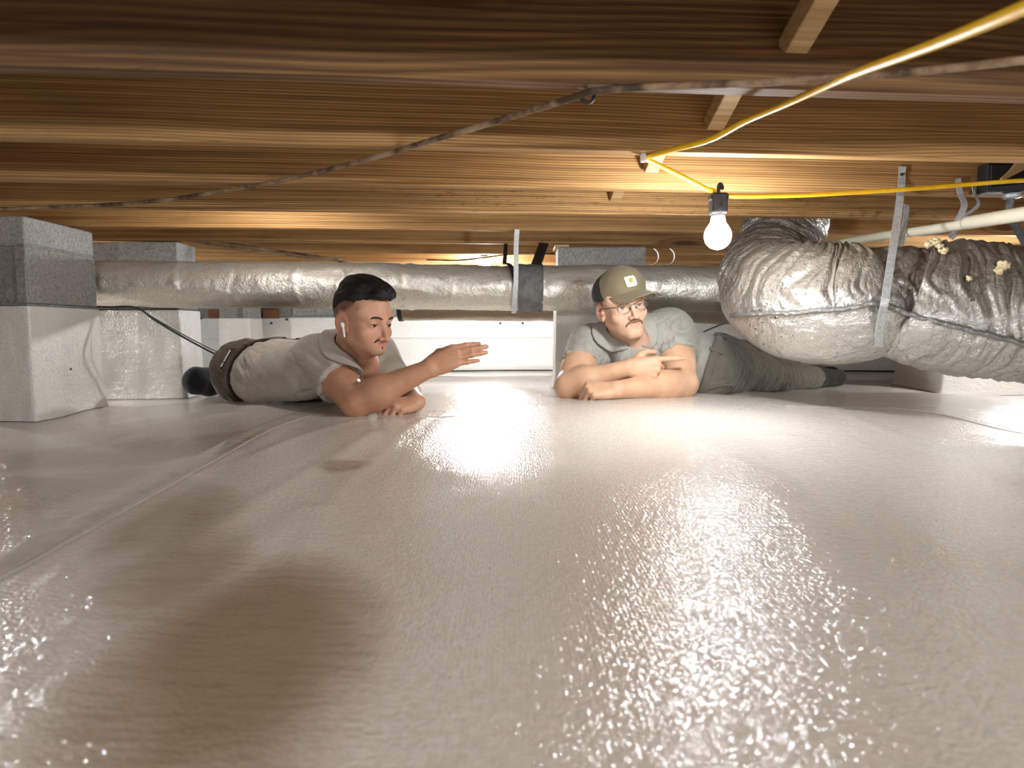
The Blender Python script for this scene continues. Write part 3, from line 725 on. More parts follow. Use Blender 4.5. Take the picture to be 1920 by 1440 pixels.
strap('hanging_strap', [P(1824, 345, yj2), P(1827, 362, yj2 - 0.002), P(1833, 385, yj2 - .05), hx + Vector((0.03, 0.012, 0.02))], (1, .5, 0), 0.013, 'narrow strap just right of the twisted pale strap')
# black box, conduit and splintered board at the right edge
bxx = P(1876, 340, 1.98).x; yb = jface(2, bxx)
z1, z0 = P(1876, 308, yb - 0.03).z, P(1876, 362, yb - 0.03).z
jb = thing('junction_box', 'black plastic box on the joist at the right edge', 'box', (bxx, yb, z0))
bm = bmesh.new(); bm_box(bm, (bxx, yb - 0.05, z0), (bxx + 0.11, yb - 0.001, z1), None, 0.004, 2); attach(link('box_body', mesh_bm('box_body', bm), BLACK), jb)
bm = bmesh.new(); bm_box(bm, (bxx + 0.006, yb - 0.054, z0 + 0.006), (bxx + 0.104, yb - 0.05, z1 - 0.006), None, 0.002); attach(link('box_cover', mesh_bm('box_cover', bm), BLACK), jb)
cq = P(1897, 367, yb - 0.03)
cd = thing('conduit', 'grey conduit with metal clamp ring under the black box', 'pipe', tuple(cq))
attach(link('conduit_tube', tube_mesh('conduit_tube', spline([cq + Vector((0, 0, 0.006)), cq + Vector((0.002, 0.01, -0.05)), P(1905, 425, yb + .02), P(1925, 460, yb + 0.05), P(1960, 510, yb + 0.1)], 10), 0.0105, 16), GREYPL), cd)
attach(link('clamp_ring', tube_mesh('clamp_ring', [cq + Vector((0, 0, 0.007)), cq + Vector((0, 0, 0.004)), cq + Vector((0, 0, -0.006)), cq + Vector((0, 0, -0.009))], [0.017, 0.024, 0.024, 0.015], 14), GALV), cd)
bm = bmesh.new(); s0, s1 = P(1878, 338, yb - 0.062), P(1945, 296, yb - 0.062)
dv = (s1 - s0); 
vsb = bm_box(bm, (0, -0.006, -0.008), (dv.length, 0.006, 0.022), None, 0.001)
bmesh.ops.subdivide_edges(bm, edges=bm.edges[:], cuts=3)
for v in bm.verts: v.co += Vector((0, 0, 1)) * (0.006 * math.sin(v.co.x * 160) if v.co.z > 0.01 else 0.0); v.co.z *= min(1, 0.25 + v.co.x * 14)
M4 = Matrix.Translation(s0) @ Matrix.Rotation(-math.atan2(dv.z, dv.x), 4, 'Y')
o = link('splintered_board', mesh_bm('splintered_board', bm), WOOD2); o.matrix_world = M4
props(o, 'splintered pale piece of wood at the right edge, beside the black box', 'board')

# ------------------------------------------------------------------ cables
def cable(name, pts, r, mat, label, cat='cable', seg=10, n=12, group=None):
    return props(link(name, tube_mesh(name, spline([tuple(p) for p in pts], n), r, seg), mat), label, cat, group)
zc = JZ - 0.008
bp = [P(-120, 388, 2.45)] + [PZ(x, y, zc) for x, y in ((0, 391), (90, 388), (200, 384), (300, 376), (400, 361), (500, 344), (600, 322), (700, 296), (800, 266), (880, 243), (950, 221), (1030, 197), (1098, 175))] + [PZ(1120, 170, zc), P(1180, 165, 1.15), P(1250, 162, 1.12), P(1400, 156, 1.06), P(1560, 146, 1.01), P(1700, 136, 0.97), P(1820, 124, 0.94), P(1930, 112, 0.9), P(2100, 100, .9), Vector((1.5, 0.95, JZ - 0.012)), Vector((2.4, 1.05, JZ - 0.009)), Vector((3.4, 1.2, JZ - 0.009))]
cable('brown_cable', bp, 0.0058, CABLE, 'dirty brown cable sagging diagonally under the joists')
st = thing('cable_staple', 'black staple holding the brown cable to the nearest joist', 'staple', tuple(PZ(1102, 174, JZ)))
c_ = PZ(1102, 174, JZ)
attach(link('staple_wire', tube_mesh('staple_wire', spline([c_ + Vector((-.012, 0, 0.002)), c_ + Vector((-.009, 0, -0.011)), c_ + Vector((0, 0, -0.0165)), c_ + Vector((.009, 0, -0.011)), c_ + Vector((.012, 0, 0.002))], 6), 0.003, 8), BLACK), st)
# string light: yellow cord + sockets + bulbs
cordA = [Vector((1.68, -0.31, JZ - 0.035)), Vector((0.95, -0.25, 0.60)), Vector((0.50, 0.02, 0.555)), Vector((0.40, 0.28, 0.53)), P(2100, -70, 0.46), P(1920, 15, 0.55), P(1740, 88, 0.74), P(1620, 131, 0.92), P(1560, 156, 1.02), P(1480, 192, 1.14), P(1400, 226, 1.27), P(1330, 262, 1.40), P(1255, 282, 1.52), P(1214, 294, 1.60)]
SOC = P(1347, 372, 1.80)
kink = PZ(1206, 297, JZ - 0.009)
cordA += [kink]
cordB = [kink, P(1232, 308, 1.64), P(1285, 334, 1.71), P(1322, 353, 1.77), SOC + Vector((-0.012, -.004, 0.018))]
cordC = [SOC + Vector((0.016, -0.004, 0.006)), P(1400, 368, 1.80), P(1500, 366, 1.81), P(1600, 361, 1.83), P(1700, 355, 1.86), P(1800, 347, 1.92), P(1930, 337, 1.95), P(2150, 320, 2.1), Vector((2.33, 2.95, JZ - 0.03))]
light = thing('string_light', 'work light string: yellow cord with black socket and glowing bulb', 'light', tuple(SOC))
for pts in (cordA, cordB, cordC):
    attach(link('yellow_cord', tube_mesh('yellow_cord', spline([tuple(p) for p in pts], 12), 0.0058, 12), YELLOW), light)
def lathe(name, prof, c, mat, smooth=True, seg=28):
    V, F_ = [], []
    for r_, z_ in prof:
        for k in range(seg): a_ = 2 * math.pi * k / seg; V.append((c[0] + r_ * math.cos(a_), c[1] + r_ * math.sin(a_), c[2] + z_))
    for i in range(len(prof) - 1):
        for k in range(seg): F_.append((i * seg + k, i * seg + (k + 1) % seg, (i + 1) * seg + (k + 1) % seg, (i + 1) * seg + k))
    me_ = mesh_np(name, V, np.array(F_), smooth); me_.materials.append(mat)
    bmm = bmesh.new(); bmm.from_mesh(me_); bmesh.ops.remove_doubles(bmm, verts=bmm.verts[:], dist=1e-5); bmesh.ops.recalc_face_normals(bmm, faces=bmm.faces[:]); bmm.to_mesh(me_); bmm.free(); shade(me_, smooth)
    return link(name, me_)
def lamp(parent, c, strength):
    """c: centre of the socket body"""
    bm = bmesh.new(); bm_box(bm, (c.x - 0.02, c.y - 0.02, c.z - 0.04), (c.x + 0.02, c.y + 0.02, c.z + 0.012), None, 0.005, 2)
    bm_box(bm, (c.x - 0.024, c.y - 0.014, c.z - 0.006), (c.x + 0.024, c.y + 0.014, c.z + 0.010), None, 0.004, 2)
    bm_box(bm, (c.x - 0.004, c.y - 0.021, c.z - 0.030), (c.x + 0.004, c.y - 0.019, c.z - 0.022))
    so = attach(link('lamp_socket', mesh_bm('lamp_socket', bm), BLACK), parent)
    hk = spline([c + Vector((0, 0, 0.008)), c + Vector((0, 0, 0.028)), c + Vector((0.004, 0, 0.036)), c + Vector((0.009, 0, 0.03)), c + Vector((0.009, 0, 0.022))], 6)
    attach(link('hook', tube_mesh('hook', hk, 0.0045, 10), BLACK), parent)
    b = c + Vector((0, 0, -0.04))
    attach(lathe('bulb_base', [(0.0, 0), (0.0165, 0), (0.018, -0.006), (0.0195, -0.018), (0.021, -0.024), (0.0, -0.024)], b, WHITEPL), parent)
    pr_ = [(0.0, -0.024), (0.0205, -0.024)] + [(0.021 + 0.013 * math.sin(min(1, t / 0.45) * math.pi / 2) if t < 0.45 else 0.034 * math.sqrt(max(0, 1 - ((t - 0.45) / 0.55) ** 2)), -0.024 - 0.066 * t) for t in np.linspace(0.03, 1, 16)]
    attach(props(lathe('bulb_glass', pr_, b, bulb_mat(strength)), 'glowing white bulb'), parent)
lamp(light, SOC, BULB_A)
bm = bmesh.new(); bm_box(bm, (kink.x - 0.006, kink.y - 0.008, kink.z - 0.008), (kink.x + 0.006, kink.y + 0.008, JZ + 0.002), None, 0.002); attach(link('cord_staple', mesh_bm('cord_staple', bm), WHITEPL), light)
# further lamps hooked to joists, none in view: some assumed, others added as fill
def unseen_lamp(x, n, strength, label, up=0.0, s=1):
    c = Vector((x, jface(n, x) + 0.019, JZ - 0.037 + up))
    if up: c.y = jface(n, x) - 0.0225 if up < 0.15 else jface(n - 1, x) + JT + 0.0235
    t = thing('string_light', label, 'light', tuple(c))  # shares the visible lamp's name
    lamp(t, c, strength)
    e_ = Vector((x + 0.9 * s, jface(n, x + 0.9 * s) + 0.019, JZ - 0.007))
    attach(link('yellow_cord', tube_mesh('yellow_cord', spline([c + Vector((0.016 * s, 0, .004)), c + Vector((0.3 * s, 0.03 * s, -0.004)), e_ if not up else c + Vector((0.9 * s, 0.09 * s, 0))], 10), 0.0058, 10), YELLOW), t)
unseen_lamp(P(908, 470, 3.95).x, 7, BULB_B, 'assumed bulb up in a joist bay beyond the long duct', 0.10)  # out of view; assumed from the floor streak and bright far joists
unseen_lamp(1.7, -4, BULB_C, 'added fill bulb behind the viewer to the right')  # no such lamp in view; added as fill for surfaces facing the camera
unseen_lamp(-0.8, -5, BULB_C * 1.2, 'added fill bulb behind the viewer to the left')  # unseen fill lamp, added to lift the foreground and left side
unseen_lamp(-2.7, 5, 460.0, 'added fill bulb beyond the near pier, outside the frame', 0.0, -1)  # out-of-view lamp added to even out the light at the far left
unseen_lamp(2.35, 4, 220.0, 'assumed bulb beyond the crumpled duct, outside the frame')  # out of view; assumed from the bright floor behind the flex duct
unseen_lamp(-0.85, 4, 65.0, 'added fill bulb hidden high in the joist bay above the dark-haired person', 0.205, -1)  # concealed lamp added to brighten the left pier and floor
# loose wires at the back left
cable('loose_cable', [P(340, 446, 3.25), P(380, 452, 3.25), P(430, 457, 3.3), P(500, 468, 3.35), P(560, 476, 3.4), P(640, 487, 3.5)], 0.006, CABLE, 'pale loose cable above the long duct at left, upper one', n=8, group='loose cables over the duct')
cable('loose_cable', [P(345, 450, 3.28), P(400, 459, 3.3), P(470, 469, 3.35), P(560, 482, 3.45), P(650, 492, 3.5)], 0.005, CABLE, 'dark loose cable just under the pale one above the duct', n=8, group='loose cables over the duct')
cable('loose_cable', [P(800, 487, 3.5), P(860, 488, 3.5), P(930, 480, 3.45), P(985, 474, 3.4), P(1040, 476, 3.4)], 0.004, CABLE, 'thin wire above the duct between strap and middle pier', n=8, group='loose cables over the duct')
cable('black_cable', [P(140, 574, 2.78), P(200, 576, 2.78), P(255, 577, 2.78), P(290, 600, 2.8), P(340, 630, 2.84), P(390, 657, 2.95), P(420, 672, 3.02), P(450, 690, 3.1)], 0.0042, BLACK, 'black cable drooping from under the duct towards the dark-haired person', n=8)
cable('black_cable', [P(256, 576, 2.79), P(300, 603, 2.82), P(350, 631, 2.88), P(395, 654, 2.98), P(425, 668, 3.05), P(455, 684, 3.12)], 0.0022, BLACK, 'thin second strand beside the drooping black cable', n=8)
cable('grey_cable', [P(1290, 640, 3.4), P(1320, 622, 3.4), P(1366, 603, 3.4), P(1400, 590, 3.4)], 0.004, GREYPL, 'grey cable slanting behind the back of the person in the cap', n=6)
# ------------------------------------------------------------------ figures: one implicit surface each, meshed with surface nets
def smin(a, b, k):
    if k <= 0: return np.minimum(a, b)
    h = np.maximum(k - np.abs(a - b), 0) / k
    return np.minimum(a, b) - h * h * k * 0.25
def smax(a, b, k): return -smin(-a, -b, k)
def cap_(p, a, b, r0, r1):
    a, b = A(a), A(b); ab = b - a; q = p - a
    t = np.clip((q @ ab) / (ab @ ab + 1e-12), 0, 1)
    return np.linalg.norm(q - t[:, None] * ab, axis=1) - (r0 + (r1 - r0) * t)
def ell(p, c, r, M=None):
    q = p - A(c)
    if M is not None: q = q @ M            # columns of M are the local axes
    r = A(r); k0 = np.linalg.norm(q / r, axis=1); k1 = np.linalg.norm(q / (r * r), axis=1) + 1e-9
    return k0 * (k0 - 1) / k1
def sph(p, c, r): return np.linalg.norm(p - A(c), axis=1) - r
def rbox(p, c, h, r, M):
    q = np.abs((p - A(c)) @ M) - (A(h) - r)
    return np.linalg.norm(np.maximum(q, 0), axis=1) + np.minimum(q.max(1), 0) - r
def chain(p, pts, rs, k=0.004):
    d = None
    for i in range(len(pts) - 1):
        e = cap_(p, pts[i], pts[i + 1], rs[i], rs[i + 1]); d = e if d is None else smin(d, e, k)
    return d
def surface(name, f, lo, hi, h, smooth_it=1):
    lo, hi = A(lo), A(hi)
    B = 8
    nb = np.ceil((hi - lo) / (h * B)).astype(int); n = nb * B
    bc = np.stack(np.meshgrid(*[(np.arange(nb[i]) + 0.5) * B * h + lo[i] for i in range(3)], indexing='ij'), -1).reshape(-1, 3)
    db = np.concatenate([f(bc[i:i + 200000]) for i in range(0, len(bc), 200000)])
    act = (np.abs(db) < B * h * 0.87 * 1.25 + 0.006).reshape(nb)
    G = np.repeat(np.repeat(np.repeat(np.where(db > 0, 1.0, -1.0).reshape(nb).astype(np.float32), B, 0), B, 1), B, 2)
    M = np.repeat(np.repeat(np.repeat(act, B, 0), B, 1), B, 2)
    idx = np.stack(np.nonzero(M), -1)
    vals = np.empty(len(idx), np.float32)
    for i in range(0, len(idx), 300000):
        vals[i:i + 300000] = f(idx[i:i + 300000] * h + lo)
    G[idx[:, 0], idx[:, 1], idx[:, 2]] = vals
    S = G < 0
    cnt = np.zeros(np.array(S.shape) - 1, np.uint8)
    for dx in (0, 1):
        for dy in (0, 1):
            for dz in (0, 1): cnt += S[dx:S.shape[0] - 1 + dx, dy:S.shape[1] - 1 + dy, dz:S.shape[2] - 1 + dz]
    cell = np.stack(np.nonzero((cnt > 0) & (cnt < 8)), -1)
    vid = np.full(cnt.shape, -1, np.int32); vid[cell[:, 0], cell[:, 1], cell[:, 2]] = np.arange(len(cell))
    cor = [(0, 0, 0), (1, 0, 0), (0, 1, 0), (1, 1, 0), (0, 0, 1), (1, 0, 1), (0, 1, 1), (1, 1, 1)]
    cv = np.stack([G[cell[:, 0] + a, cell[:, 1] + b, cell[:, 2] + c] for a, b, c in cor], -1)
    acc = np.zeros((len(cell), 3)); num = np.zeros(len(cell))
    for i in range(8):
        for j in range(i + 1, 8):
            d = np.abs(np.array(cor[i]) - np.array(cor[j]))
            if d.sum() != 1: continue
            a, b = cv[:, i], cv[:, j]; mk = (a < 0) != (b < 0)
            t = np.where(mk, a / np.where(mk, a - b, 1), 0)[:, None]
            acc += np.where(mk[:, None], np.array(cor[i]) + t * (np.array(cor[j]) - np.array(cor[i])), 0); num += mk
    V = (cell + acc / num[:, None]) * h + lo
    Q = []
    for ax in range(3):
        o1, o2 = (ax + 1) % 3, (ax + 2) % 3
        sl0 = [slice(None)] * 3; sl1 = [slice(None)] * 3; sl0[ax] = slice(0, -1); sl1[ax] = slice(1, None)
        e = np.stack(np.nonzero(S[tuple(sl0)] != S[tuple(sl1)]), -1)
        e = e[(e[:, o1] > 0) & (e[:, o2] > 0) & (e[:, o1] < vid.shape[o1]) & (e[:, o2] < vid.shape[o2])]
        ins = S[e[:, 0], e[:, 1], e[:, 2]]
        def at(d1, d2):
            q = e.copy(); q[:, o1] += d1; q[:, o2] += d2; return vid[q[:, 0], q[:, 1], q[:, 2]]
        quad = np.stack([at(-1, -1), at(0, -1), at(0, 0), at(-1, 0)], -1)
        quad[~ins] = quad[~ins][:, ::-1]
        Q.append(quad[(quad >= 0).all(1)])
    Q = np.vstack(Q)
    for _ in range(smooth_it):
        sm = np.zeros_like(V); c = np.zeros(len(V))
        for a, b in ((0, 1), (1, 2), (2, 3), (3, 0)):
            for x, y in ((a, b), (b, a)):
                sm += np.stack([np.bincount(Q[:, x], V[Q[:, y], k], len(V)) for k in range(3)], -1); c += np.bincount(Q[:, x], minlength=len(V))
        V = V + 0.5 * (sm / np.maximum(c, 1)[:, None] - V)
    return mesh_np(name, V, Q), V
def color_attr(me_, name, cols):
    at_ = me_.color_attributes.new(name, 'FLOAT_COLOR', 'POINT')
    at_.data.foreach_set('color', np.concatenate([cols, np.ones((len(cols), 1))], 1).astype(np.float32).ravel())
def basis(f, u):
    """columns: right, forward, up"""
    f = A(f) / np.linalg.norm(f); u = A(u); u = u - f * u.dot(f); u /= np.linalg.norm(u)
    return np.stack([np.cross(f, u), f, u], 1)
def euler_head(yaw, pitch, roll):
    """yaw 0 looks at the viewer (-y), positive turns to +x; pitch>0 looks down; roll>0 leans the crown to picture-left"""
    f = A((math.sin(yaw) * math.cos(pitch), -math.cos(yaw) * math.cos(pitch), -math.sin(pitch)))
    M = basis(f, (0, 0, 1))
    c, s = math.cos(roll), math.sin(roll)
    r_, u_ = M[:, 0], M[:, 2]
    M[:, 0], M[:, 2] = c * r_ + s * u_, c * u_ - s * r_
    return M
class Head:
    """local axes: x to the subject's right, y forward, z up; origin between the ears at eye height"""
    def __init__(s, O, M, sc=1.0, chin=-0.112, wide=1.0, mz=-0.066, slit=0.0042):
        s.mz, s.slit = mz, slit
        s.O, s.M, s.sc, s.chin, s.w = A(O), M, sc, chin, wide
    def W(s, x, y, z): return s.O + s.M @ (A((x * s.w, y, z)) * s.sc)
    def L(s, p): return ((p - s.O) @ s.M) / s.sc / A((s.w, 1, 1))
    def sdf(s, p):
        q = s.L(p); ch = s.chin
        qa = q.copy(); qa[:, 0] = np.abs(qa[:, 0])           # mirrored features
        d = ell(q, (0, -0.008, 0.034), (0.0745, 0.098, 0.083))
        d = smin(d, ell(q, (0, 0.030, -0.030), (0.055, 0.062, 0.070)), 0.035)
        d = smin(d, cap_(qa, (0.048, 0.006, -0.052), (0.016, 0.076, ch + 0.012), 0.017, 0.0135), 0.03)
        d = smin(d, ell(q, (0, 0.050, ch + 0.040), (0.036, 0.040, 0.036)), 0.025)
        d = smin(d, ell(q, (0, 0.080, ch + 0.012), (0.019, 0.014, 0.013)), 0.016)
        d = smin(d, sph(qa, (0.046, 0.060, -0.030), 0.019), 0.022)                                   # cheekbone
        d = smin(d, cap_(qa, (0.010, 0.0875, 0.019), (0.044, 0.072, 0.019), 0.0085, 0.008), 0.014)     # brow
        d = smin(d, sph(qa, (0.053, 0.049, 0.028), 0.0165), 0.03)
        d = smax(d, -ell(qa, (0.0315, 0.101, -0.001), (0.019, 0.018, 0.0125)), 0.014)                  # orbit
        d = smin(d, ell(qa, (0.0315, 0.0725, -0.001), (0.0165, 0.0155, 0.0145)), 0.004)                # lids
        lid = ell(qa, (0.0315, 0.088, -0.0028), (0.0135, 0.012, s.slit))
        d = smax(d, -lid, 0.002)
        d = smin(d, cap_(q, (0, 0.089, 0.008), (0, 0.1115, -0.036), 0.0060, 0.0086), 0.011)            # nose
        d = smin(d, ell(q, (0, 0.1105, -0.0385), (0.0100, 0.0095, 0.0080)), 0.006)
        d = smin(d, ell(qa, (0.0125, 0.098, -0.0405), (0.0075, 0.0105, 0.0072)), 0.006)
        d = smax(d, -ell(qa, (0.006, 0.1065, -0.0485), (0.0035, 0.0055, 0.0035)), 0.003)               # nostril
        mz = s.mz
        d = smin(d, ell(q, (0, 0.080, mz), (0.026, 0.014, 0.017)), 0.012)
        d = smin(d, ell(q, (0, 0.0925, mz + 0.0045), (0.019, 0.0062, 0.0046)), 0.004)                  # lips
        d = smin(d, ell(q, (0, 0.0915, mz - 0.0050), (0.016, 0.0066, 0.0052)), 0.004)
        d = smax(d, -cap_(qa, (0, 0.1005, mz - 0.0002), (0.021, 0.0905, mz - 0.001), 0.0016, 0.0012), 0.002)
        # ears
        ea = ell(qa, (0.0755, -0.008, -0.010), (0.0072, 0.0215, 0.0315), EARM)
        ea = smax(ea, -ell(qa, (0.0830, -0.005, -0.008), (0.0075, 0.0125, 0.021), EARM), 0.004)
        ea = smin(ea, ell(qa, (0.0760, 0.004, -0.034), (0.0055, 0.008, 0.009)), 0.006)
        ea = smin(ea, ell(qa, (0.0765, 0.0075, -0.012), (0.004, 0.004, 0.0075)), 0.003)
        d = smin(d, ea, 0.006)
        return d * s.sc
    def region(s, p):
        return s.L(p)
_c, _s = math.cos(R(22)), math.sin(R(22))
EARM = np.stack([A((_c, _s, 0)), A((-_s, _c, 0.12)), A((0, -0.12, 1))], 1); EARM /= np.linalg.norm(EARM, axis=0)
def hand_sdf(wrist, f, back, side, curl, thumb, sc=1.0, spread=1.0, dev=0.0, fan_k=None):
    """right hand: side=+1. f: wrist to knuckles, back: normal of the hand's back; curl: 4 lists of 3 bend angles (index..little); thumb: list of 3-d points in hand axes"""
    f = A(f) / np.linalg.norm(f); back = A(back); back = back - f * back.dot(f); back /= np.linalg.norm(back)
    lat = np.cross(back, f) * side           # towards the thumb side
    lat = -lat if False else lat
    W = A(wrist)
    def H(x, y, z): return W + (lat * x + f * y + back * z) * sc      # x to thumb side, y along, z to the back
    kn = [(0.031 * spread, 0.094, 0.004), (0.0105 * spread, 0.099, 0.006), (-0.0105 * spread, 0.095, 0.005), (-0.030 * spread, 0.084, 0.001)]
    ln = [(0.043, 0.026, 0.021), (0.047, 0.030, 0.022), (0.044, 0.028, 0.021), (0.034, 0.021, 0.019)]
    rd = [(0.0098, 0.0088, 0.0080, 0.0066), (0.0100, 0.0090, 0.0082, 0.0068), (0.0096, 0.0086, 0.0078, 0.0064), (0.0085, 0.0076, 0.0068, 0.0058)]
    fingers = []
    for i in range(4):
        p_ = np.array(kn[i], float); pts = [H(*p_)]; ang = 0.0
        fan = (0.10, 0.03, -0.04, -0.12)[i] * (0.4 if fan_k is None else fan_k) + dev
        for k in range(3):
            ang += curl[i][k]
            dirn = np.array([math.sin(fan) * math.cos(ang), math.cos(fan) * math.cos(ang), -math.sin(ang)])
            p_ = p_ + dirn * ln[i][k]; pts.append(H(*p_))
        fingers.append((pts, [r_ * sc for r_ in rd[i]]))
    th = ([H(*q) for q in thumb], [0.0155 * sc, 0.0125 * sc, 0.0102 * sc, 0.0080 * sc])
    nails = []
    for pts, rs in fingers:
        t_ = pts[3] - pts[2]; t_ /= np.linalg.norm(t_)
        nails.append((pts[3], t_, np.cross(t_, lat) * (1 if np.dot(np.cross(t_, lat), back) > 0 else -1)))
    def g(p):
        d = None
        for i in range(4):                     # metacarpals fan out from the wrist
            e = cap_(p, H((0.016, 0.006, -0.006, -0.016)[i], 0.012, 0.0), H(*kn[i]), 0.0155 * sc, 0.0112 * sc)
            d = e if d is None else smin(d, e, 0.012)
        d = smin(d, ell(p, H(0.0, 0.050, -0.006), (0.034 * sc, 0.045 * sc, 0.0155 * sc), np.stack([lat, f, back], 1)), 0.012)
        d = smin(d, cap_(p, H(0.018, 0.018, -0.008), H(0.030, 0.050, -0.014), 0.015 * sc, 0.012 * sc), 0.012)   # thenar
        for i, (pts, rs) in enumerate(fingers):
            e = chain(p, pts, rs, 0.003)
            e = smin(e, sph(p, pts[1] + back * 0.0, rs[1] * 1.08), 0.003)
            d = smin(d, e, 0.0045)
        d = smin(d, chain(p, th[0], th[1], 0.006), 0.006)
        return d
    return g, dict(H=H, fingers=fingers, thumb=th, lat=lat, f=f, back=back)
def arm_sdf(sh, el, wr, r):
    sh, el, wr = A(sh), A(el), A(wr)
    up_, fo = el - sh, wr - el
    def g(p):
        d = cap_(p, sh, el, r[0], r[1])
        d = smin(d, ell(p, sh + up_ * 0.5, (r[0] * 1.0, r[0] * 1.0, np.linalg.norm(up_) * 0.42), axes_of(up_)), 0.02)
        d = smin(d, cap_(p, el, el + fo * 0.32, r[1] * 0.95, r[2]), 0.02)
        d = smin(d, cap_(p, el + fo * 0.28, wr, r[2], r[3]), 0.02)
        d = smin(d, ell(p, el + fo * 0.27, (r[2] * 1.05, r[2] * 1.05, np.linalg.norm(fo) * 0.30), axes_of(fo)), 0.02)
        return d
    return g
def axes_of(v):
    v = A(v) / np.linalg.norm(v); a = A((0, 0, 1)) if abs(v[2]) < 0.8 else A((1, 0, 0))
    x = np.cross(a, v); x /= np.linalg.norm(x); return np.stack([x, np.cross(v, x), v], 1)
def fold_noise(p, axis, freq, seed, stretch=4.0, warp=0.5):
    """cloth folds: ridges that run along `axis`"""
    M = axes_of(axis); q = p @ M
    q = q + warp * 0.02 * np.stack([vnoise(p * 14, seed + k) for k in range(3)], -1)
    n = vnoise(np.stack([q[:, 0] * freq, q[:, 1] * freq, q[:, 2] * freq / stretch], -1), seed)
    n2 = vnoise(np.stack([q[:, 0] * freq * 2.1, q[:, 1] * freq * 2.1, q[:, 2] * freq * 2.1 / stretch], -1), seed + 9)
    return 1.25 * np.maximum(0, 1 - 1.6 * np.abs(n)) ** 2.2 + 0.55 * np.maximum(0, 1 - 2.0 * np.abs(n2)) ** 2 - 0.25 + 0.25 * n
def collar_sdf(base, nd, v, ax, c0, h_, fdir, w0=0.040, w1=0.016, vc=None):
    vc = vc or v
    """fold-over collar: a flap lying on the shirt around the neck opening plus the stand it folds over"""
    ax = A(ax) / np.linalg.norm(ax); fdir = A(fdir) / np.linalg.norm(fdir)
    def g(p):
        D = base(p); n_ = nd(p); o = smin(n_, v(p), 0.02)
        fr = np.clip(((p - A(c0)) @ fdir) / 0.10, -1, 1)
        flap = smax(np.abs(D - 0.0065) - 0.0030, smax(-(o + 0.004), n_ - (w0 + w1 * np.maximum(fr, 0)), 0.002), 0.002)
        flap = smax(flap, -vc(p), 0.002)
        t = (p - A(c0)) @ ax
        stand = smax(smax(np.abs(n_ + 0.001) - 0.0032, t - h_ * (1 - 0.5 * np.maximum(fr, 0)), 0.002), -D - 0.004, 0.002)
        stand = smax(stand, -(v(p) + 0.002), 0.002)
        return smin(flap, stand, 0.008)
    return g
def plane(p, c, n): n = A(n) / np.linalg.norm(n); return (p - A(c)) @ n

# skin, cloth
def skin_mat(name):
    t = NT(name); at_ = t.add('ShaderNodeVertexColor', layer_name='tint'); v = t.coord('Object')
    f = t.noise(v, 180, 3, 0.6); g = t.noise(v, 26, 3, 0.5)
    c = t.mix(t.ramp(g, [(0.35, (0, 0, 0)), (0.7, (0.25, 0.25, 0.25))]), at_.outputs['Color'], (0.42, 0.17, 0.11))
    m_ = t.out(c, 0.5, 0, t.bump(f, 0.12, 0.0012), 0.35)
    t.b.inputs['Subsurface Weight'].default_value = 0.08; t.b.inputs['Subsurface Radius'].default_value = (0.012, 0.005, 0.003)
    return m_
SKIN = skin_mat('skin')
def cloth(name, col, weave=420, bump=0.25, var=0.14):
    t = NT(name); v = t.coord('Object'); f = t.noise(v, weave, 2, 0.6); g = t.noise(v, 20, 3)
    c = t.ramp(t.math('ADD', t.math('MULTIPLY', f, 0.6), t.math('MULTIPLY', g, 0.4)), [(0.3, tuple(x * (1 - var) for x in col)), (0.7, tuple(x * (1 + var) for x in col))])
    m_ = t.out(c, 0.88, 0, t.bump(f, bump, 0.0015), 0.15)
    t.b.inputs['Sheen Weight'].default_value = 0.15
    return m_
SHIRT1 = cloth('taupe_jersey', (0.385, 0.345, 0.29)); SHIRT2 = cloth('grey_jersey', (0.365, 0.355, 0.315))
TROU1 = cloth('brown_twill', (0.092, 0.067, 0.046), 300); TROU2 = cloth('olive_grey_twill', (0.165, 0.15, 0.116), 300)
SOCK = cloth('black_knit', (0.008, 0.008, 0.009), 250, 0.5); SOCK2 = cloth('dark_brown_knit', (0.045, 0.035, 0.03), 250, 0.5)
BELT = plain('brown_leather', (0.035, 0.018, 0.012), 0.5, 0, 0.4, 60, 0.2, 0.2)
def hair_mat(name, c):
    t = NT(name); v = t.coord('Object', (160, 160, 40)); f = t.noise(v, 3, 4, 0.7)
    return t.out(t.ramp(f, [(0.3, tuple(x * 0.5 for x in c)), (0.7, tuple(x * 1.6 for x in c))]), 0.55, 0, t.bump(f, 0.6, 0.002), 0.3)
HAIR1 = hair_mat('dark_hair', (0.012, 0.009, 0.008)); HAIR2 = hair_mat('light_brown_hair', (0.20, 0.105, 0.05)); HAIR1B = hair_mat('dark_brown_moustache', (0.028, 0.016, 0.011))
EYEW = plain('eye_white', (0.72, 0.70, 0.68), 0.2, 0, 0.5, 40, 0.03, 0.0)
IRIS1 = plain('brown_iris', (0.05, 0.028, 0.016), 0.15, 0, 0.5, 90, 0.3, 0.0); IRIS2 = plain('grey_iris', (0.12, 0.13, 0.12), 0.15, 0, 0.5, 90, 0.3, 0.0)
def eyes(h, gaze, iris, parent):
    g = A(gaze) / np.linalg.norm(gaze)
    for sx_ in (1, -1):
        bm = bmesh.new(); bmesh.ops.create_uvsphere(bm, u_segments=24, v_segments=16, radius=0.0122 * h.sc)
        c = h.W(0.0315 * sx_, 0.0752, -0.0015); rot = Vector((0, 0, 1)).rotation_difference(Vector(g)).to_matrix().to_4x4()
        for v in bm.verts: v.co = rot @ v.co + Vector(c)
        for f_ in bm.faces:
            if (f_.calc_center_median() - Vector(c)).normalized().dot(Vector(g)) > 0.85: f_.material_index = 1
        me_ = mesh_bm('eye', bm, True); o = attach(link('eye', me_, [EYEW, iris]), parent)
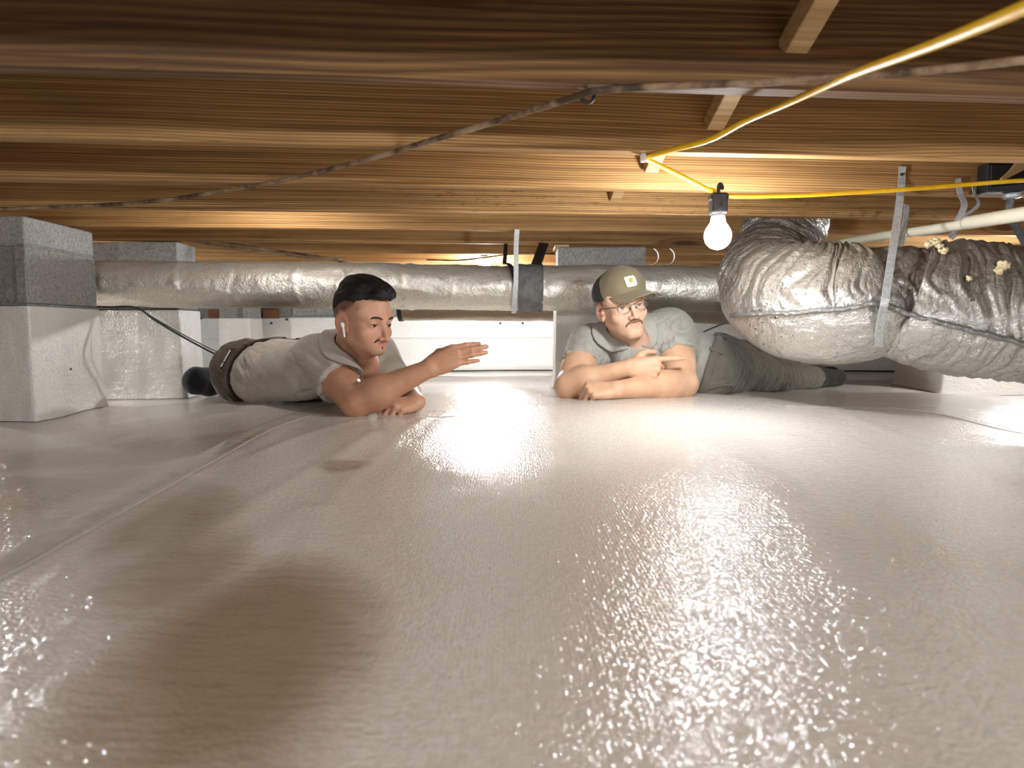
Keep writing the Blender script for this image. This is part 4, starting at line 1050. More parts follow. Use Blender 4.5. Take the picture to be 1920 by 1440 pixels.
def brow_strip(h, pts, r, mat, name, parent, seed, flat=0.5):
    """a tuft line of hair lying on the face: pts in head axes"""
    path = spline(pts, 10)
    n = len(path); ts = np.linspace(0, 1, n)
    rr = r * (0.35 + 0.65 * np.sin(np.clip(ts, 0.02, 0.98) * math.pi) ** 0.6) * (1 + 0.12 * vnoise(np.stack([ts * 23, ts * 0, ts * 0], -1), seed))
    Pw = np.array([h.W(*q) for q in path])
    def dsp_(Pn, th): return 0.00045 * vnoise(np.stack([np.repeat(ts[:, None] * 90, len(th), 1), 2 * np.cos(th)[None] + 0 * ts[:, None], 2 * np.sin(th)[None] + 0 * ts[:, None]], -1), seed)
    return attach(link(name, tube_mesh(name, Pw, rr * h.sc, 10, True, dsp_), mat), parent)
def skin_tint(h, V, base, blush, lip, stub, stubk, scalp=None, extra=None):
    n = len(V); c = np.tile(A(base), (n, 1))
    c *= (1 + 0.06 * fbm(V * 38, 77, 2))[:, None]
    q = h.L(V); ax = np.abs(q[:, 0]); near = (np.linalg.norm(q - A((0, 0.02, -0.01)), axis=1) < 0.17)
    def blend(mask, col, k):
        nonlocal c
        mk = (np.clip(mask, 0, 1) * k * near)[:, None]; c = c * (1 - mk) + A(col) * mk
    blend(np.exp(-((ax - 0.042) ** 2 + (q[:, 2] + 0.032) ** 2) / 0.022 ** 2) * (q[:, 1] > 0.03), blush, 0.45)
    blend(np.exp(-(q[:, 0] ** 2 + (q[:, 2] + 0.036) ** 2) / 0.014 ** 2) * (q[:, 1] > 0.09), blush, 0.5)
    blend((ax > 0.070) * (q[:, 1] < 0.02) * 1.0, blush, 0.5)
    mz = h.mz
    lipm = np.clip(1.5 - ((q[:, 0] / 0.0215) ** 2 + ((q[:, 2] - mz) / 0.0088) ** 2) ** 2 * 1.2, 0, 1) * (q[:, 1] > 0.080)
    # stubble over jaw, chin, upper lip
    jaw = np.clip((-0.030 - q[:, 2] - 0.35 * (q[:, 1] - 0.02)) / 0.03, 0, 1) * np.clip((q[:, 1] + 0.02) / 0.03, 0, 1) * np.clip((q[:, 2] - h.chin + 0.03) / 0.02, 0, 1)
    grain = 0.6 + 0.5 * vnoise(V * 700, 5)
    blend(jaw * grain, stub, stubk)
    side = np.clip((ax - 0.052) / 0.012, 0, 1) * np.clip(1 - np.abs(q[:, 1] - 0.018) / 0.022, 0, 1) * np.clip((0.045 - q[:, 2]) / 0.03, 0, 1) * np.clip((q[:, 2] + 0.06) / 0.03, 0, 1)
    blend(side * grain, stub, stubk)
    blend(lipm, lip, 0.8)
    blend(np.exp(-((ax - 0.0315) ** 2 / 0.017 ** 2 + (q[:, 2] - 0.000) ** 2 / 0.0075 ** 2)) * (q[:, 1] > 0.07), tuple(x * 0.62 for x in base), 0.55)   # darker round the eyelids
    if scalp is not None: blend(scalp(q) * (0.85 + 0.2 * vnoise(V * 500, 15)), extra, 1.0)
    return c
# ================================================================== the dark haired man (left)
def garment(name, f, lo, hi, h, mat, parent, it=1):
    me_, _ = surface(name, f, lo, hi, h, it); return attach(link(name, me_, mat), parent)
def collar_mesh(name, C, axis, front, r_in, r_out, h_, drop, thick=0.004, gap=R(28), tip=0.045):
    """fold-over shirt collar round a neck: C base centre, axis up the neck, front = open side"""
    ax = A(axis) / np.linalg.norm(axis); fr = A(front); fr = fr - ax * fr.dot(ax); fr /= np.linalg.norm(fr); lt = np.cross(ax, fr)
    n = 56; V = []; F_ = []
    for i in range(n):
        th = -math.pi + gap + (2 * math.pi - 2 * gap) * i / (n - 1)          # 0 = back
        d = -fr * math.cos(th) + lt * math.sin(th)
        s = abs(th) / (math.pi - gap); pt = max(0.0, (s - 0.62) / 0.38) ** 1.4
        hh = h_ * (1 - 0.55 * s ** 2)
        rows = [(r_in, 0.0), (r_in + 0.002, hh * 0.6), (r_in + 0.005, hh), (r_in + 0.010, hh + 0.002), (r_in + 0.016, hh * 0.8 - 0.2 * drop), (r_out * (1 - 0.05 * pt), -drop * 0.6 - tip * 0.6 * pt), (r_out * (1.02), -drop - tip * pt)]
        for r_, z_ in rows: V.append(A(C) + d * r_ + ax * z_)
    k = 7
    for i in range(n - 1):
        for j in range(k - 1): F_.append((i * k + j, (i + 1) * k + j, (i + 1) * k + j + 1, i * k + j + 1))
    me_ = mesh_np(name, np.array(V), np.array(F_)); o = link(name, me_)
    md = o.modifiers.new('thickness', 'SOLIDIFY'); md.thickness = thick; md.offset = 0
    return o
def belt_loops(hips, cb, nW, dirs, lift, mat, root):
    for dv_ in dirs:
        dv_ = dv_ - nW * dv_.dot(nW); dv_ /= np.linalg.norm(dv_); tg = np.cross(nW, dv_); q = cb.copy()
        for _ in range(400):
            if hips(q[None])[0] > 0: break
            q = q + dv_ * 0.001
        def loop(p, q=q, tg=tg):
            return smax(smax(smax(hips(p) - lift, -hips(p) - 0.004, 0.001), np.abs((p - q) @ tg) - 0.0065, 0.002), np.abs((p - q) @ nW) - 0.026, 0.002)
        garment('belt_loop', loop, q - 0.05, q + 0.05, 0.0022, mat, root)
def person_one():
    E1 = P(644, 600, 2.13); M = euler_head(R(57), R(11), R(-1))
    sc = 1.02
    h = Head(A(E1) - M[:, 0] * 0.076 * sc, M, sc, -0.091, 1.0, -0.0540, 0.0027)
    root = thing('person', 'person with short dark hair in taupe polo, propped on one elbow, holding out a hand', 'person', (P(560, 752, 2.45).x, P(560, 752, 2.45).y, fz(P(560, 752, 2.45).x, 2.45)))
    shR, shL = A(P(600, 674, 2.27)), A(P(704, 664, 2.52))
    elR = A(P(668, 752, 2.09)); wrR = A(P(800, 693, 2.11))
    elR[2] = fz(elR[0], elR[1]) + 0.040
    elL = A(P(752, 722, 2.44)); elL[2] = fz(elL[0], elL[1]) + 0.045
    wrL = A(P(782, 752, 2.20)); wrL[2] = fz(wrL[0], wrL[1]) + 0.032
    nb = A(P(656, 668, 2.36)); chest = (shR + shL) / 2 + A((-0.03, 0.02, -0.03))
    aR = arm_sdf(shR, elR, wrR, (0.057, 0.046, 0.047, 0.0285)); aL = arm_sdf(shL, elL, wrL, (0.058, 0.044, 0.044, 0.027))
    fr = A(P(850, 669, 2.13)) - wrR
    st = [R(4), R(6), R(4)]
    gR, hR = hand_sdf(wrR + fr / np.linalg.norm(fr) * 0.006, fr, (-0.12, -1, 0.10), 1, [[R(8), R(10), R(8)], [R(5), R(6), R(5)], [R(5), R(7), R(5)], [R(10), R(10), R(8)]],
                      [(0.022, 0.022, -0.012), (0.036, 0.055, -0.030), (0.034, 0.085, -0.036), (0.024, 0.108, -0.036)], 1.0, 0.82, R(-14), 0.0)
    fl_ = A((-0.62, -0.70, -0.10))
    gL, hL = hand_sdf(wrL, fl_, (0.25, -0.25, 0.95), -1, [[R(48), R(55), R(35)], [R(58), R(60), R(40)], [R(62), R(60), R(40)], [R(60), R(55), R(40)]],
                      [(0.020, 0.020, -0.010), (0.042, 0.048, -0.014), (0.046, 0.078, -0.022), (0.036, 0.098, -0.030)], 0.98, 0.95)
    neck0 = h.W(0, -0.020, -0.045)
    def body(p):
        d = h.sdf(p)
        nk = cap_(p, neck0, nb, 0.053, 0.062)
        nk = smin(nk, cap_(p, h.W(0, 0.03, -0.085), nb + A((0.05, 0.0, -0.035)), 0.030, 0.04), 0.03)
        d = smin(d, nk, 0.022)
        y = cap_(p, shR * 0.8 + nb * 0.2, shL * 0.8 + nb * 0.2, 0.055, 0.055)
        y = smin(y, ell(p, (shR + shL) / 2 + A((0.0, 0, -0.03)), (0.10, 0.15, 0.08)), 0.05)
        y = smin(y, cap_(p, P(668, 660, 2.33), P(684, 692, 2.325), 0.040, 0.036), 0.04)
        d = smin(d, y, 0.04)
        d = smin(d, smin(aR(p), gR(p), 0.014), 0.03)
        l = smin(aL(p), gL(p), 0.014)
        return smin(d, l, 0.012)
    lo = np.minimum.reduce([shR, shL, elR, elL, wrL, h.W(0, -.1, 0)]) - 0.10; hi = np.maximum.reduce([wrR + A((0.24, 0, 0.06)), h.W(0, 0, 0.14) + A((0.03, 0.03, 0.02)), shL + A((0, .09, 0))]) + 0.02
    lo[0] = min(lo[0], nb[0] - 0.22); lo[1] = min(elR[1], wrR[1]) - 0.08
    me_, V = surface('body', body, lo, hi, 0.0023, 1)
    def scalp(q):      # fade haircut: tint of cropped hair above the ears and down the nape
        hl = np.where(q[:, 1] > 0.03, 0.078, np.where(q[:, 1] > 0.0, 0.022 + 0.9 * np.maximum(q[:, 1], 0), 0.020))
        nape = -0.030 - 0.0 * q[:, 1]
        lim = np.where(q[:, 1] < -0.03, nape, hl)
        return np.clip((q[:, 2] - lim + 0.006) / 0.020, 0, 0.96) * (q[:, 1] < 0.055) * (np.abs(q[:, 0]) < 0.079) * ~((np.abs(q[:, 0]) > 0.066) & (q[:, 2] < 0.024) & (q[:, 1] > -0.03))
    c = skin_tint(h, V, (0.56, 0.315, 0.20), (0.60, 0.24, 0.16), (0.50, 0.18, 0.14), (0.20, 0.12, 0.08), 0.42, scalp, (0.045, 0.030, 0.024))
    arm_ = np.minimum(aR(V), gR(V)) < 0.004; hairy = np.clip(0.5 + 0.9 * vnoise(V * np.array([60, 60, 240]), 41), 0, 1)
    c = np.where(arm_[:, None], c * A((0.86, 0.80, 0.74)) * (1 - 0.10 * hairy)[:, None], c)
    color_attr(me_, 'tint', c)
    attach(props(link('body', me_, SKIN)), root)
    # hair: short on top, swept forward, tapered sides
    def hair(p):
        q = h.L(p)
        n = fbm(np.stack([q[:, 0] * 95, q[:, 1] * 16, q[:, 2] * 60], -1), 91, 3)
        th = np.interp(q[:, 2], [0.0, 0.045, 0.075, 0.10], [0.0003, 0.0010, 0.004, 0.006])
        d = ell(q, (0, -0.008, 0.034), (0.0745, 0.098, 0.083)) - th
        top = ell(q, (0, 0.008, 0.102), (0.056, 0.084, 0.038))
        d = smin(d, top, 0.03)
        d = smin(d, ell(q, (0, 0.083, 0.090), (0.046, 0.021, 0.017)), 0.02)
        d = d - np.interp(q[:, 2], [0.04, 0.075], [0.0008, 0.0040]) * n
        # hairline: forehead, temple, over the ear, nape
        ax = np.abs(q[:, 0])
        lim = np.where(q[:, 1] > 0.045, 0.083 - 0.10 * np.maximum(0, ax - 0.045), 0.083)
        lim = np.interp(q[:, 1], [-0.12, -0.06, -0.03, 0.0, 0.022, 0.045, 0.07], [0.010, 0.018, 0.040, 0.052, 0.056, 0.066, 0.075]) 
        return smax(d, (lim + 0.006 * vnoise(q * 120, 3) - q[:, 2]) * 0.8, 0.006) * h.sc
    c0 = h.W(0, 0, 0.05)
    garment('hair', hair, c0 - 0.16, c0 + 0.16, 0.0026, HAIR1, root)
    eyes(h, M @ A((0.0, 1, -0.02)), IRIS1, root)
    for s in (1, -1):
        brow_strip(h, [(0.013 * s, 0.0985, 0.018), (0.026 * s, 0.0965, 0.0225), (0.040 * s, 0.0880, 0.0225), (0.049 * s, 0.0775, 0.016)], 0.0028, HAIR1B, 'eyebrow', root, 5)
    for s in (1, -1):
        brow_strip(h, [(0.0195 * s, 0.0862, h.slit - 0.0030), (0.0265 * s, 0.0898, h.slit * 1.25 - 0.0022), (0.0355 * s, 0.0892, h.slit * 1.25 - 0.0022), (0.0445 * s, 0.0818, h.slit - 0.0036)], 0.0011, HAIR1B, 'eyelashes', root, 25)
    mz = h.mz
    brow_strip(h, [(0.028, 0.088, mz - 0.001), (0.022, 0.094, mz + 0.008), (0.010, 0.1005, mz + 0.0115), (0.0, 0.1015, mz + 0.0105), (-0.010, 0.1005, mz + 0.0115), (-0.022, 0.094, mz + 0.008), (-0.028, 0.088, mz - 0.001)], 0.0038, HAIR1B, 'moustache', root, 9)
    brow_strip(h, [(0.0, 0.0985, mz - 0.011), (0.0, 0.0955, mz - 0.0155), (0.0, 0.0935, mz - 0.021)], 0.0034, HAIR1B, 'soul_patch', root, 12)
    # ---------------- torso frame
    hipN, hipF = A(P(460, 698, 2.72)), A(P(520, 690, 2.98))
    wN, wF = A(P(505, 700, 2.55)), A(P(560, 690, 2.80))
    wais = (wN + wF) / 2; pelv = (hipN + hipF) / 2
    for q_, r_ in ((hipN, .112), (hipF, .112), (wN, 0.106), (wF, 0.106)): q_[2] = fz(q_[0], q_[1]) + r_ - 0.004
    axis_t = wais - chest
    cutW = wais * 0.82 + pelv * 0.18
    nW = (pelv - wais); nW = nW / np.linalg.norm(nW) + A((0.0, -0.25, 0.36)); nW /= np.linalg.norm(nW)
    ch1, ch2 = A(P(668, 694, 2.40)), A(P(694, 700, 2.48))
    def trunk(p):
        d = cap_(p, shR + A((-0.05, 0.03, -0.045)), wN, 0.092, 0.108)
        d = smin(d, cap_(p, shL + A((-0.06, -0.02, -0.045)), wF, 0.092, 0.106), 0.10)
        d = smin(d, cap_(p, nb * 0.35 + chest * 0.65, wais, 0.10, 0.10), 0.08)
        d = smin(d, sph(p, ch1, 0.078), 0.05); d = smin(d, sph(p, ch2, 0.072), 0.05)
        d = smin(d, cap_(p, shR, nb, 0.072, 0.070), 0.05); d = smin(d, cap_(p, shL, nb, 0.072, 0.070), 0.05)
        d = smin(d, cap_(p, wN, hipN, 0.108, 0.114), 0.06); d = smin(d, cap_(p, wF, hipF, 0.106, 0.114), 0.06)
        return d
    vR, vL = (elR - shR) / np.linalg.norm(elR - shR), (elL - shL) / np.linalg.norm(elL - shL)
    front = M[:, 1] * 0.9 + A((0.25, -0.2, -0.5))
    def shirt(p):
        d = trunk(p)
        sR = smax(cap_(p, shR, elR, 0.080, 0.076), plane(p, shR + vR * 0.150, vR + A((0.15, 0.0, -0.05))), 0.006)
        sL = smax(cap_(p, shL, elL, 0.074, 0.062), plane(p, shL + vL * 0.13, vL), 0.006)
        d = smin(d, sR, 0.045); d = smin(d, sL, 0.035)
        f1 = fold_noise(p, axis_t + A((0, 0.0, 0.25)), 26, 101, 3.5)
        f2 = fold_noise(p, vR + A((0.5, 0, -0.2)), 30, 103, 4.0)
        wsh = np.clip(1 - np.linalg.norm(p - (shR + vR * 0.1), axis=1) / 0.20, 0, 1); ww = np.clip(1 - np.abs((p - (wais * 0.75 + chest * .25)) @ (axis_t / np.linalg.norm(axis_t))) / 0.14, 0, 1)
        d = d + 0.0068 * f2 * (0.25 + wsh) + 0.0085 * f1 * (0.15 + ww)
        d = smax(d, plane(p, cutW, nW), 0.008)
        d = smax(d, -nd(p), 0.006); return smax(d, -v(p), 0.006)
    def nd(p): return cap_(p, nb - (neck0 - nb) * 0.35, neck0, 0.050, 0.070)
    def v(p): return cap_(p, P(673, 652, 2.31), P(689, 697, 2.27), 0.030, 0.006)
    def cbase(p):
        d = smin(trunk(p), cap_(p, shR, elR, 0.078, 0.064), 0.045)
        return smin(d, cap_(p, shL, elL, 0.074, 0.062), 0.035)
    lo = np.minimum.reduce([shR, wN, wF, shL, elR + A((0, 0.03, 0.1))]) - 0.15; hi = np.maximum.reduce([shR, wF, shL, nb, elL]) + 0.14
    garment('polo_shirt', shirt, lo, hi, 0.0040, SHIRT1, root)
    nax = neck0 - nb
    garment('collar', collar_sdf(cbase, nd, v, nax, nb, 0.062, A((0.75, -0.62, -0.35))), nb - A((0.17, 0.25, 0.19)), nb + A((0.20, 0.17, 0.16)), 0.0026, SHIRT1, root)
    # placket with buttons under the collar
    def on_shirt(p0, d0):
        p_ = A(p0).copy(); d0 = p_ - A((0, 0, CAM_Z)); d0 = d0 / np.linalg.norm(d0)
        for _ in range(60):
            s_ = float(shirt(p_[None])[0])
            if s_ < 0.0008: break
            p_ = p_ + d0 * max(s_ * 0.7, 0.0006)
        return p_
    vdir = A((0, 1, -0.05))
    plk = [on_shirt(P(px, py, 2.0), vdir) for px, py in ((688, 672), (684, 688), (679, 704), (674, 718))]
    plk = [q - A((0.004, 0.006, 0)) for q in plk]
    attach(link('placket', ribbon_mesh('placket', spline(plk, 5), A((1, 0.35, 0.15)), 0.026, 0.004), SHIRT1), root)
    for k in (1, 2):
        bm = bmesh.new(); bmesh.ops.create_uvsphere(bm, u_segments=12, v_segments=6, radius=0.0048)
        for v in bm.verts: v.co = Vector((v.co.x, v.co.y * 0.45, v.co.z)) + Vector(plk[k] - A((0, 0.006, -0.003)))
        attach(link('button', mesh_bm('button', bm, True), BELT), root)
    # ---------------- trousers, belt
    knN = A((hipN[0] + 0.10, 3.20, 0)); ankN = A(P(392, 722, 3.02)); knF = A((hipF[0] + 0.10, 3.42, 0)); ankF = A((hipF[0] + 0.02, 3.84, 0))
    for q_, r_ in ((knN, .066), (knF, .07), (ankF, .05)): q_[2] = fz(q_[0], q_[1]) + r_
    ankN[2] = fz(ankN[0], ankN[1]) + 0.060
    def legs(p):
        d = smin(cap_(p, hipN, knN, 0.112, 0.072), cap_(p, knN, ankN, 0.070, 0.046), 0.03)
        e = smin(cap_(p, hipF, knF, 0.112, 0.072), cap_(p, knF, ankF, 0.070, 0.046), 0.03)
        return smin(d, e, 0.03)
    def hips(p):
        d = smin(trunk(p), smin(sph(p, hipN + A((0.0, 0.0, 0.004)), 0.119), sph(p, hipF + A((0, 0, 0.014)), 0.119), 0.04), 0.03)
        return smin(d, legs(p), 0.03) - 0.006
    def trousers(p):
        d = hips(p) + 0.0050 * fold_noise(p, nW, 24, 111, 3.0)
        d = smax(d, -plane(p, cutW, nW), 0.006)
        return smax(d, plane(p, ankN, A((-1, -0.45, 0)) * (p[:, 1].mean() * 0 + 1)) if False else -1e3 + 0 * d, 0)
    lo = np.minimum.reduce([hipN, ankN, hipF]) - 0.16; hi = np.maximum.reduce([hipN, hipF, knN, knF, ankF, cutW]) + A((0.16, 0.10, 0.22)); lo[2] = -0.03
    garment('trousers', trousers, lo, hi, 0.0048, TROU1, root)
    def belt(p): return smax(hips(p) - 0.0035, np.abs(plane(p, cutW + nW * 0.014, nW)) - 0.019, 0.003)
    garment('belt', belt, cutW - 0.30, cutW + 0.30, 0.0042, BELT, root)
    belt_loops(hips, cutW + nW * 0.014, nW, (A((0.35, -0.45, 1.0)), A((-0.1, -1.0, 0.42)), A((0.6, 0.3, 0.9))), 0.0075, TROU1, root)
    # pocket flap edge
    # foot in a black sock
    toe = A(P(368, 712, 2.93)); toe[2] = fz(toe[0], toe[1]) + 0.078
    heel = A(P(390, 716, 2.99)); heel[2] = fz(heel[0], heel[1]) + 0.052
    def sock(p):
        d = ell(p, toe, (0.066, 0.055, 0.060), basis((-0.9, -0.4, 0.15), (0.1, 0, 1)))
        d = smin(d, ell(p, heel + A((0.01, 0.0, 0.02)), (0.055, 0.05, 0.058)), 0.04)
        d = smin(d, cap_(p, heel, ankN + A((0.03, 0.01, 0.0)), 0.045, 0.048), 0.02)
        return d + 0.0022 * fbm(p * 26, 121, 3)
    garment('sock', sock, np.minimum(toe, ankN) - 0.14, np.maximum(toe, ankN) + 0.14, 0.0045, SOCK, root)
    ft = A((ankF[0], ankF[1] + 0.12, 0)); ft[2] = fz(ft[0], ft[1]) + 0.035
    def sock2(p): return smin(cap_(p, ankF - A((0, .03, 0)), ankF, 0.05, 0.045), cap_(p, ankF, ft, 0.042, 0.032), 0.02)
    garment('sock', sock2, ankF - 0.12, ft + 0.12, 0.007, SOCK, root)
    # phone standing in the back pocket
    o_ = np.array([0, 0, CAM_Z]); hit = {}
    for key, (px, py) in dict(a=(437, 657), b=(417, 692)).items():
        r_ = A(ray(px, py)); r_ /= np.linalg.norm(r_); hit[key] = o_ + r_ * 2.7
        for t in np.linspace(2.3, 3.2, 900):
            if hips((o_ + r_ * t)[None])[0] < 0.002: hit[key] = o_ + r_ * t; break
    ph = thing('phone', 'phone with pale edge sticking out of the brown trousers back pocket', 'phone', tuple(hit['b']))
    ca_, cb_ = hit['a'], hit['b']; lx = (ca_ - cb_); Ls = np.linalg.norm(lx); lx /= Ls
    outn = A((-0.55, -0.75, 0.35)); outn = outn - lx * outn.dot(lx); outn /= np.linalg.norm(outn); th_ = np.cross(lx, outn)
    M4 = Matrix(((lx[0], outn[0], th_[0], (ca_ + cb_)[0] / 2), (lx[1], outn[1], th_[1], (ca_ + cb_)[1] / 2), (lx[2], outn[2], th_[2], (ca_ + cb_)[2] / 2), (0, 0, 0, 1)))
    bm = bmesh.new(); bm_box(bm, (-Ls / 2, -0.07, -0.0042), (Ls / 2, 0.010, 0.0042), M4, 0.003, 2); attach(link('phone_body', mesh_bm('phone_body', bm), BLACK), ph)
    bm = bmesh.new(); bm_box(bm, (-Ls / 2 + 0.004, 0.0085, -0.003), (-Ls / 2 + 0.022, 0.0112, 0.003), M4, 0.001); bm_box(bm, (-Ls / 2 + 0.026, 0.0085, -0.003), (Ls / 2 - 0.004, 0.0112, 0.003), M4, 0.001)
    attach(props(link('metal_edge', mesh_bm('metal_edge', bm), WHITEPL), 'pale metal edge'), ph)
    def pocket(p):
        q = (p - (ca_ + cb_) / 2) @ np.stack([lx, outn, th_], 1)
        d = np.abs(q) - A((Ls / 2 + 0.010, 0.006, 0.011)); return np.linalg.norm(np.maximum(d, 0), axis=1) + np.minimum(d.max(1), 0) - 0.003
    mid_ = (ca_ + cb_) / 2 - outn * 0.004
    def pk(p):
        q = (p - mid_) @ np.stack([lx, outn, th_], 1)
        d = np.abs(q) - A((Ls / 2 + 0.009, 0.009, 0.012)); a_ = np.linalg.norm(np.maximum(d, 0), axis=1) + np.minimum(d.max(1), 0) - 0.003
        d2 = np.abs(q) - A((Ls / 2 + 0.004, 0.05, 0.0075)); return smax(a_, -(np.linalg.norm(np.maximum(d2, 0), axis=1) + np.minimum(d2.max(1), 0)), 0.002)
    garment('pocket', pk, mid_ - 0.08, mid_ + 0.08, 0.0025, TROU1, root)
    # wireless earbud in the near ear
    e0 = h.W(0.0805, 0.002, -0.012); e1 = h.W(0.0830, 0.0185, -0.046)
    eb = thing('earbud', 'white wireless earbud in the ear of the dark-haired person', 'earbud', tuple(e0))
    def bud(p): return smin(ell(p, e0, (0.0075, 0.0075, 0.0075)), cap_(p, e0 + (e1 - e0) * 0.1, e1, 0.0036, 0.0034), 0.005)
    garment('earbud_shell', bud, e0 - 0.045, e0 + 0.045, 0.0012, WHITEPL, eb)
    return root
person_one()
# ================================================================== the man in the cap (right)
def person_two():
    M = euler_head(R(15), R(1), R(-11)); sc = 1.0
    h = Head(A(P(1183, 573, 2.36)) - M @ A((0, 0.085, 0)), M, sc, -0.110, 1.0, -0.064, 0.0027)
    base = P(1290, 740, 2.5)
    root = thing('person', 'person with glasses, olive cap and grey polo, leaning on folded arms and pointing', 'person', (base.x, base.y, fz(base.x, base.y)))
    shR, shL = A(P(1106, 648, 2.56)), A(P(1256, 622, 2.58))
    elR, wrR = A(P(1066, 722, 2.40)), A(P(1176, 700, 2.345))
    elL, wrL = A(P(1281, 725, 2.43)), A(P(1158, 730, 2.28))
    elR[2] = fz(elR[0], elR[1]) + 0.040
    elL[2] = fz(elL[0], elL[1]) + 0.043; wrL[2] = fz(wrL[0], wrL[1]) + 0.031
    wrR[2] = wrL[2] + 0.066
    nb = A(P(1192, 636, 2.56)); chest = (shR + shL) / 2 + A((0.03, 0.05, -0.04))
    aR = arm_sdf(shR, elR, wrR, (0.062, 0.046, 0.046, 0.029)); aL = arm_sdf(shL, elL, wrL, (0.066, 0.050, 0.048, 0.030))
    gR, hR = hand_sdf(wrR + A((0.004, 0, 0)), A(P(1218, 690, 2.335)) - wrR, (-0.15, -0.96, 0.22), 1,
                      [[R(6), R(8), R(6)], [R(72), R(88), R(45)], [R(78), R(90), R(45)], [R(80), R(85), R(45)]],
                      [(0.020, 0.020, -0.006), (0.048, 0.042, -0.012), (0.060, 0.064, -0.016), (0.058, 0.090, -0.020)], 1.0, 0.95)
    gL, hL = hand_sdf(wrL, A((-0.98, -0.10, -0.03)), (-0.10, -0.55, 0.83), -1,
                      [[R(62), R(85), R(40)], [R(70), R(88), R(45)], [R(72), R(88), R(45)], [R(72), R(85), R(45)]],
                      [(0.020, 0.020, -0.010), (0.040, 0.045, -0.022), (0.034, 0.070, -0.034), (0.016, 0.086, -0.040)], 1.0, 0.92)
    neck0 = h.W(0, -0.018, -0.045)
    def body(p):
        d = h.sdf(p)
        nk = cap_(p, neck0, nb, 0.056, 0.066)
        nk = smin(nk, cap_(p, h.W(0, 0.035, -0.090), nb + A((0.02, -0.05, -0.03)), 0.036, 0.045), 0.03)
        d = smin(d, nk, 0.02)
        y = cap_(p, shR * 0.8 + nb * 0.2, shL * 0.8 + nb * 0.2, 0.055, 0.055)
        y = smin(y, ell(p, (shR + shL) / 2 + A((0.0, 0.01, -0.03)), (0.13, 0.07, 0.07)), 0.05)
        d = smin(d, y, 0.04)
        d = smin(d, cap_(p, P(1189, 636, 2.48), P(1193, 664, 2.455), 0.034, 0.028), 0.03)
        r = smin(aR(p), gR(p), 0.014); l = smin(aL(p), gL(p), 0.014)
        return smin(smin(d, r, 0.018), l, 0.003)
    lo = np.minimum.reduce([elR, wrL, shR]) - A((0.09, 0.09, 0.075)); hi = np.maximum.reduce([elL, shL, h.W(0, 0, 0.135), nb]) + A((0.09, 0.09, 0.02))
    me_, V = surface('body', body, lo, hi, 0.0023, 1)
    c = skin_tint(h, V, (0.65, 0.43, 0.30), (0.65, 0.32, 0.23), (0.56, 0.27, 0.22), (0.36, 0.22, 0.13), 0.50)
    arm_ = np.minimum(np.minimum(aR(V), aL(V)), np.minimum(gR(V), gL(V))) < 0.004
    c = np.where(arm_[:, None], c * A((0.98, 0.92, 0.84)), c)
    color_attr(me_, 'tint', c)
    attach(link('body', me_, SKIN), root)
    eyes(h, M @ A((0.05, 1, 0.06)), IRIS2, root)
    for s in (1, -1):
        brow_strip(h, [(0.013 * s, 0.0985, 0.017), (0.026 * s, 0.0965, 0.0205), (0.040 * s, 0.0880, 0.0205), (0.049 * s, 0.0775, 0.015)], 0.0026, HAIR2, 'eyebrow', root, 5)
    for s in (1, -1):
        brow_strip(h, [(0.0195 * s, 0.0862, h.slit - 0.0030), (0.0265 * s, 0.0898, h.slit * 1.25 - 0.0022), (0.0355 * s, 0.0892, h.slit * 1.25 - 0.0022), (0.0445 * s, 0.0818, h.slit - 0.0036)], 0.0011, HAIR2, 'eyelashes', root, 25)
    mz = h.mz
    brow_strip(h, [(0.030, 0.0875, mz - 0.003), (0.023, 0.094, mz + 0.007), (0.010, 0.1005, mz + 0.0115), (0.0, 0.1015, mz + 0.0105), (-0.010, 0.1005, mz + 0.0115), (-0.023, 0.094, mz + 0.007), (-0.030, 0.0875, mz - 0.003)], 0.0046, HAIR2, 'moustache', root, 9)
    # short hair below the cap at the nape and sideburns
    def hair(p):
        q = h.L(p); d = ell(q, (0, -0.008, 0.034), (0.0765, 0.100, 0.085)) - 0.0012 * fbm(q * 140, 93, 2)
        lim = np.interp(q[:, 1], [-0.12, -0.03, -0.012, 0.0, 0.012, 0.024], [-0.045, -0.035, 0.022, 0.006, -0.006, 0.05])
        return smax(smax(d, (lim - q[:, 2]) * 0.8, 0.004), (q[:, 1] - 0.026) * 0.8, 0.004) * h.sc
    c0 = h.W(0, -0.02, 0.03); garment('hair', hair, c0 - 0.14, c0 + 0.14, 0.003, HAIR2, root)
    # ---------------- cap: crown, mesh back, brim, patch with its emblem
    tip = R(5); cyaw = R(-14)
    def capq(p):
        q = h.L(p); c_, s_ = math.cos(cyaw), math.sin(cyaw); q = np.stack([q[:, 0] * c_ - q[:, 1] * s_, q[:, 0] * s_ + q[:, 1] * c_, q[:, 2]], -1); c_, s_ = math.cos(tip), math.sin(tip)
        return np.stack([q[:, 0], q[:, 1] * c_ + q[:, 2] * s_, -q[:, 1] * s_ + q[:, 2] * c_], -1)
    def CW(x, y, z):
        c_, s_ = math.cos(tip), math.sin(tip); y, z = y * c_ - z * s_, y * s_ + z * c_
        c_, s_ = math.cos(cyaw), math.sin(cyaw); return h.W(x * c_ + y * s_, -x * s_ + y * c_, z)
    def dome(q): return smin(ell(q, (0, 0.002, 0.052), (0.0845, 0.1075, 0.080)), ell(q, (0, 0.040, 0.070), (0.062, 0.064, 0.060)), 0.03)
    def shell(q):
        d = dome(q); return smax(d, 0.028 + 0.02 * np.clip(-q[:, 1] * 6, -0.4, 0.3) - q[:, 2], 0.002)
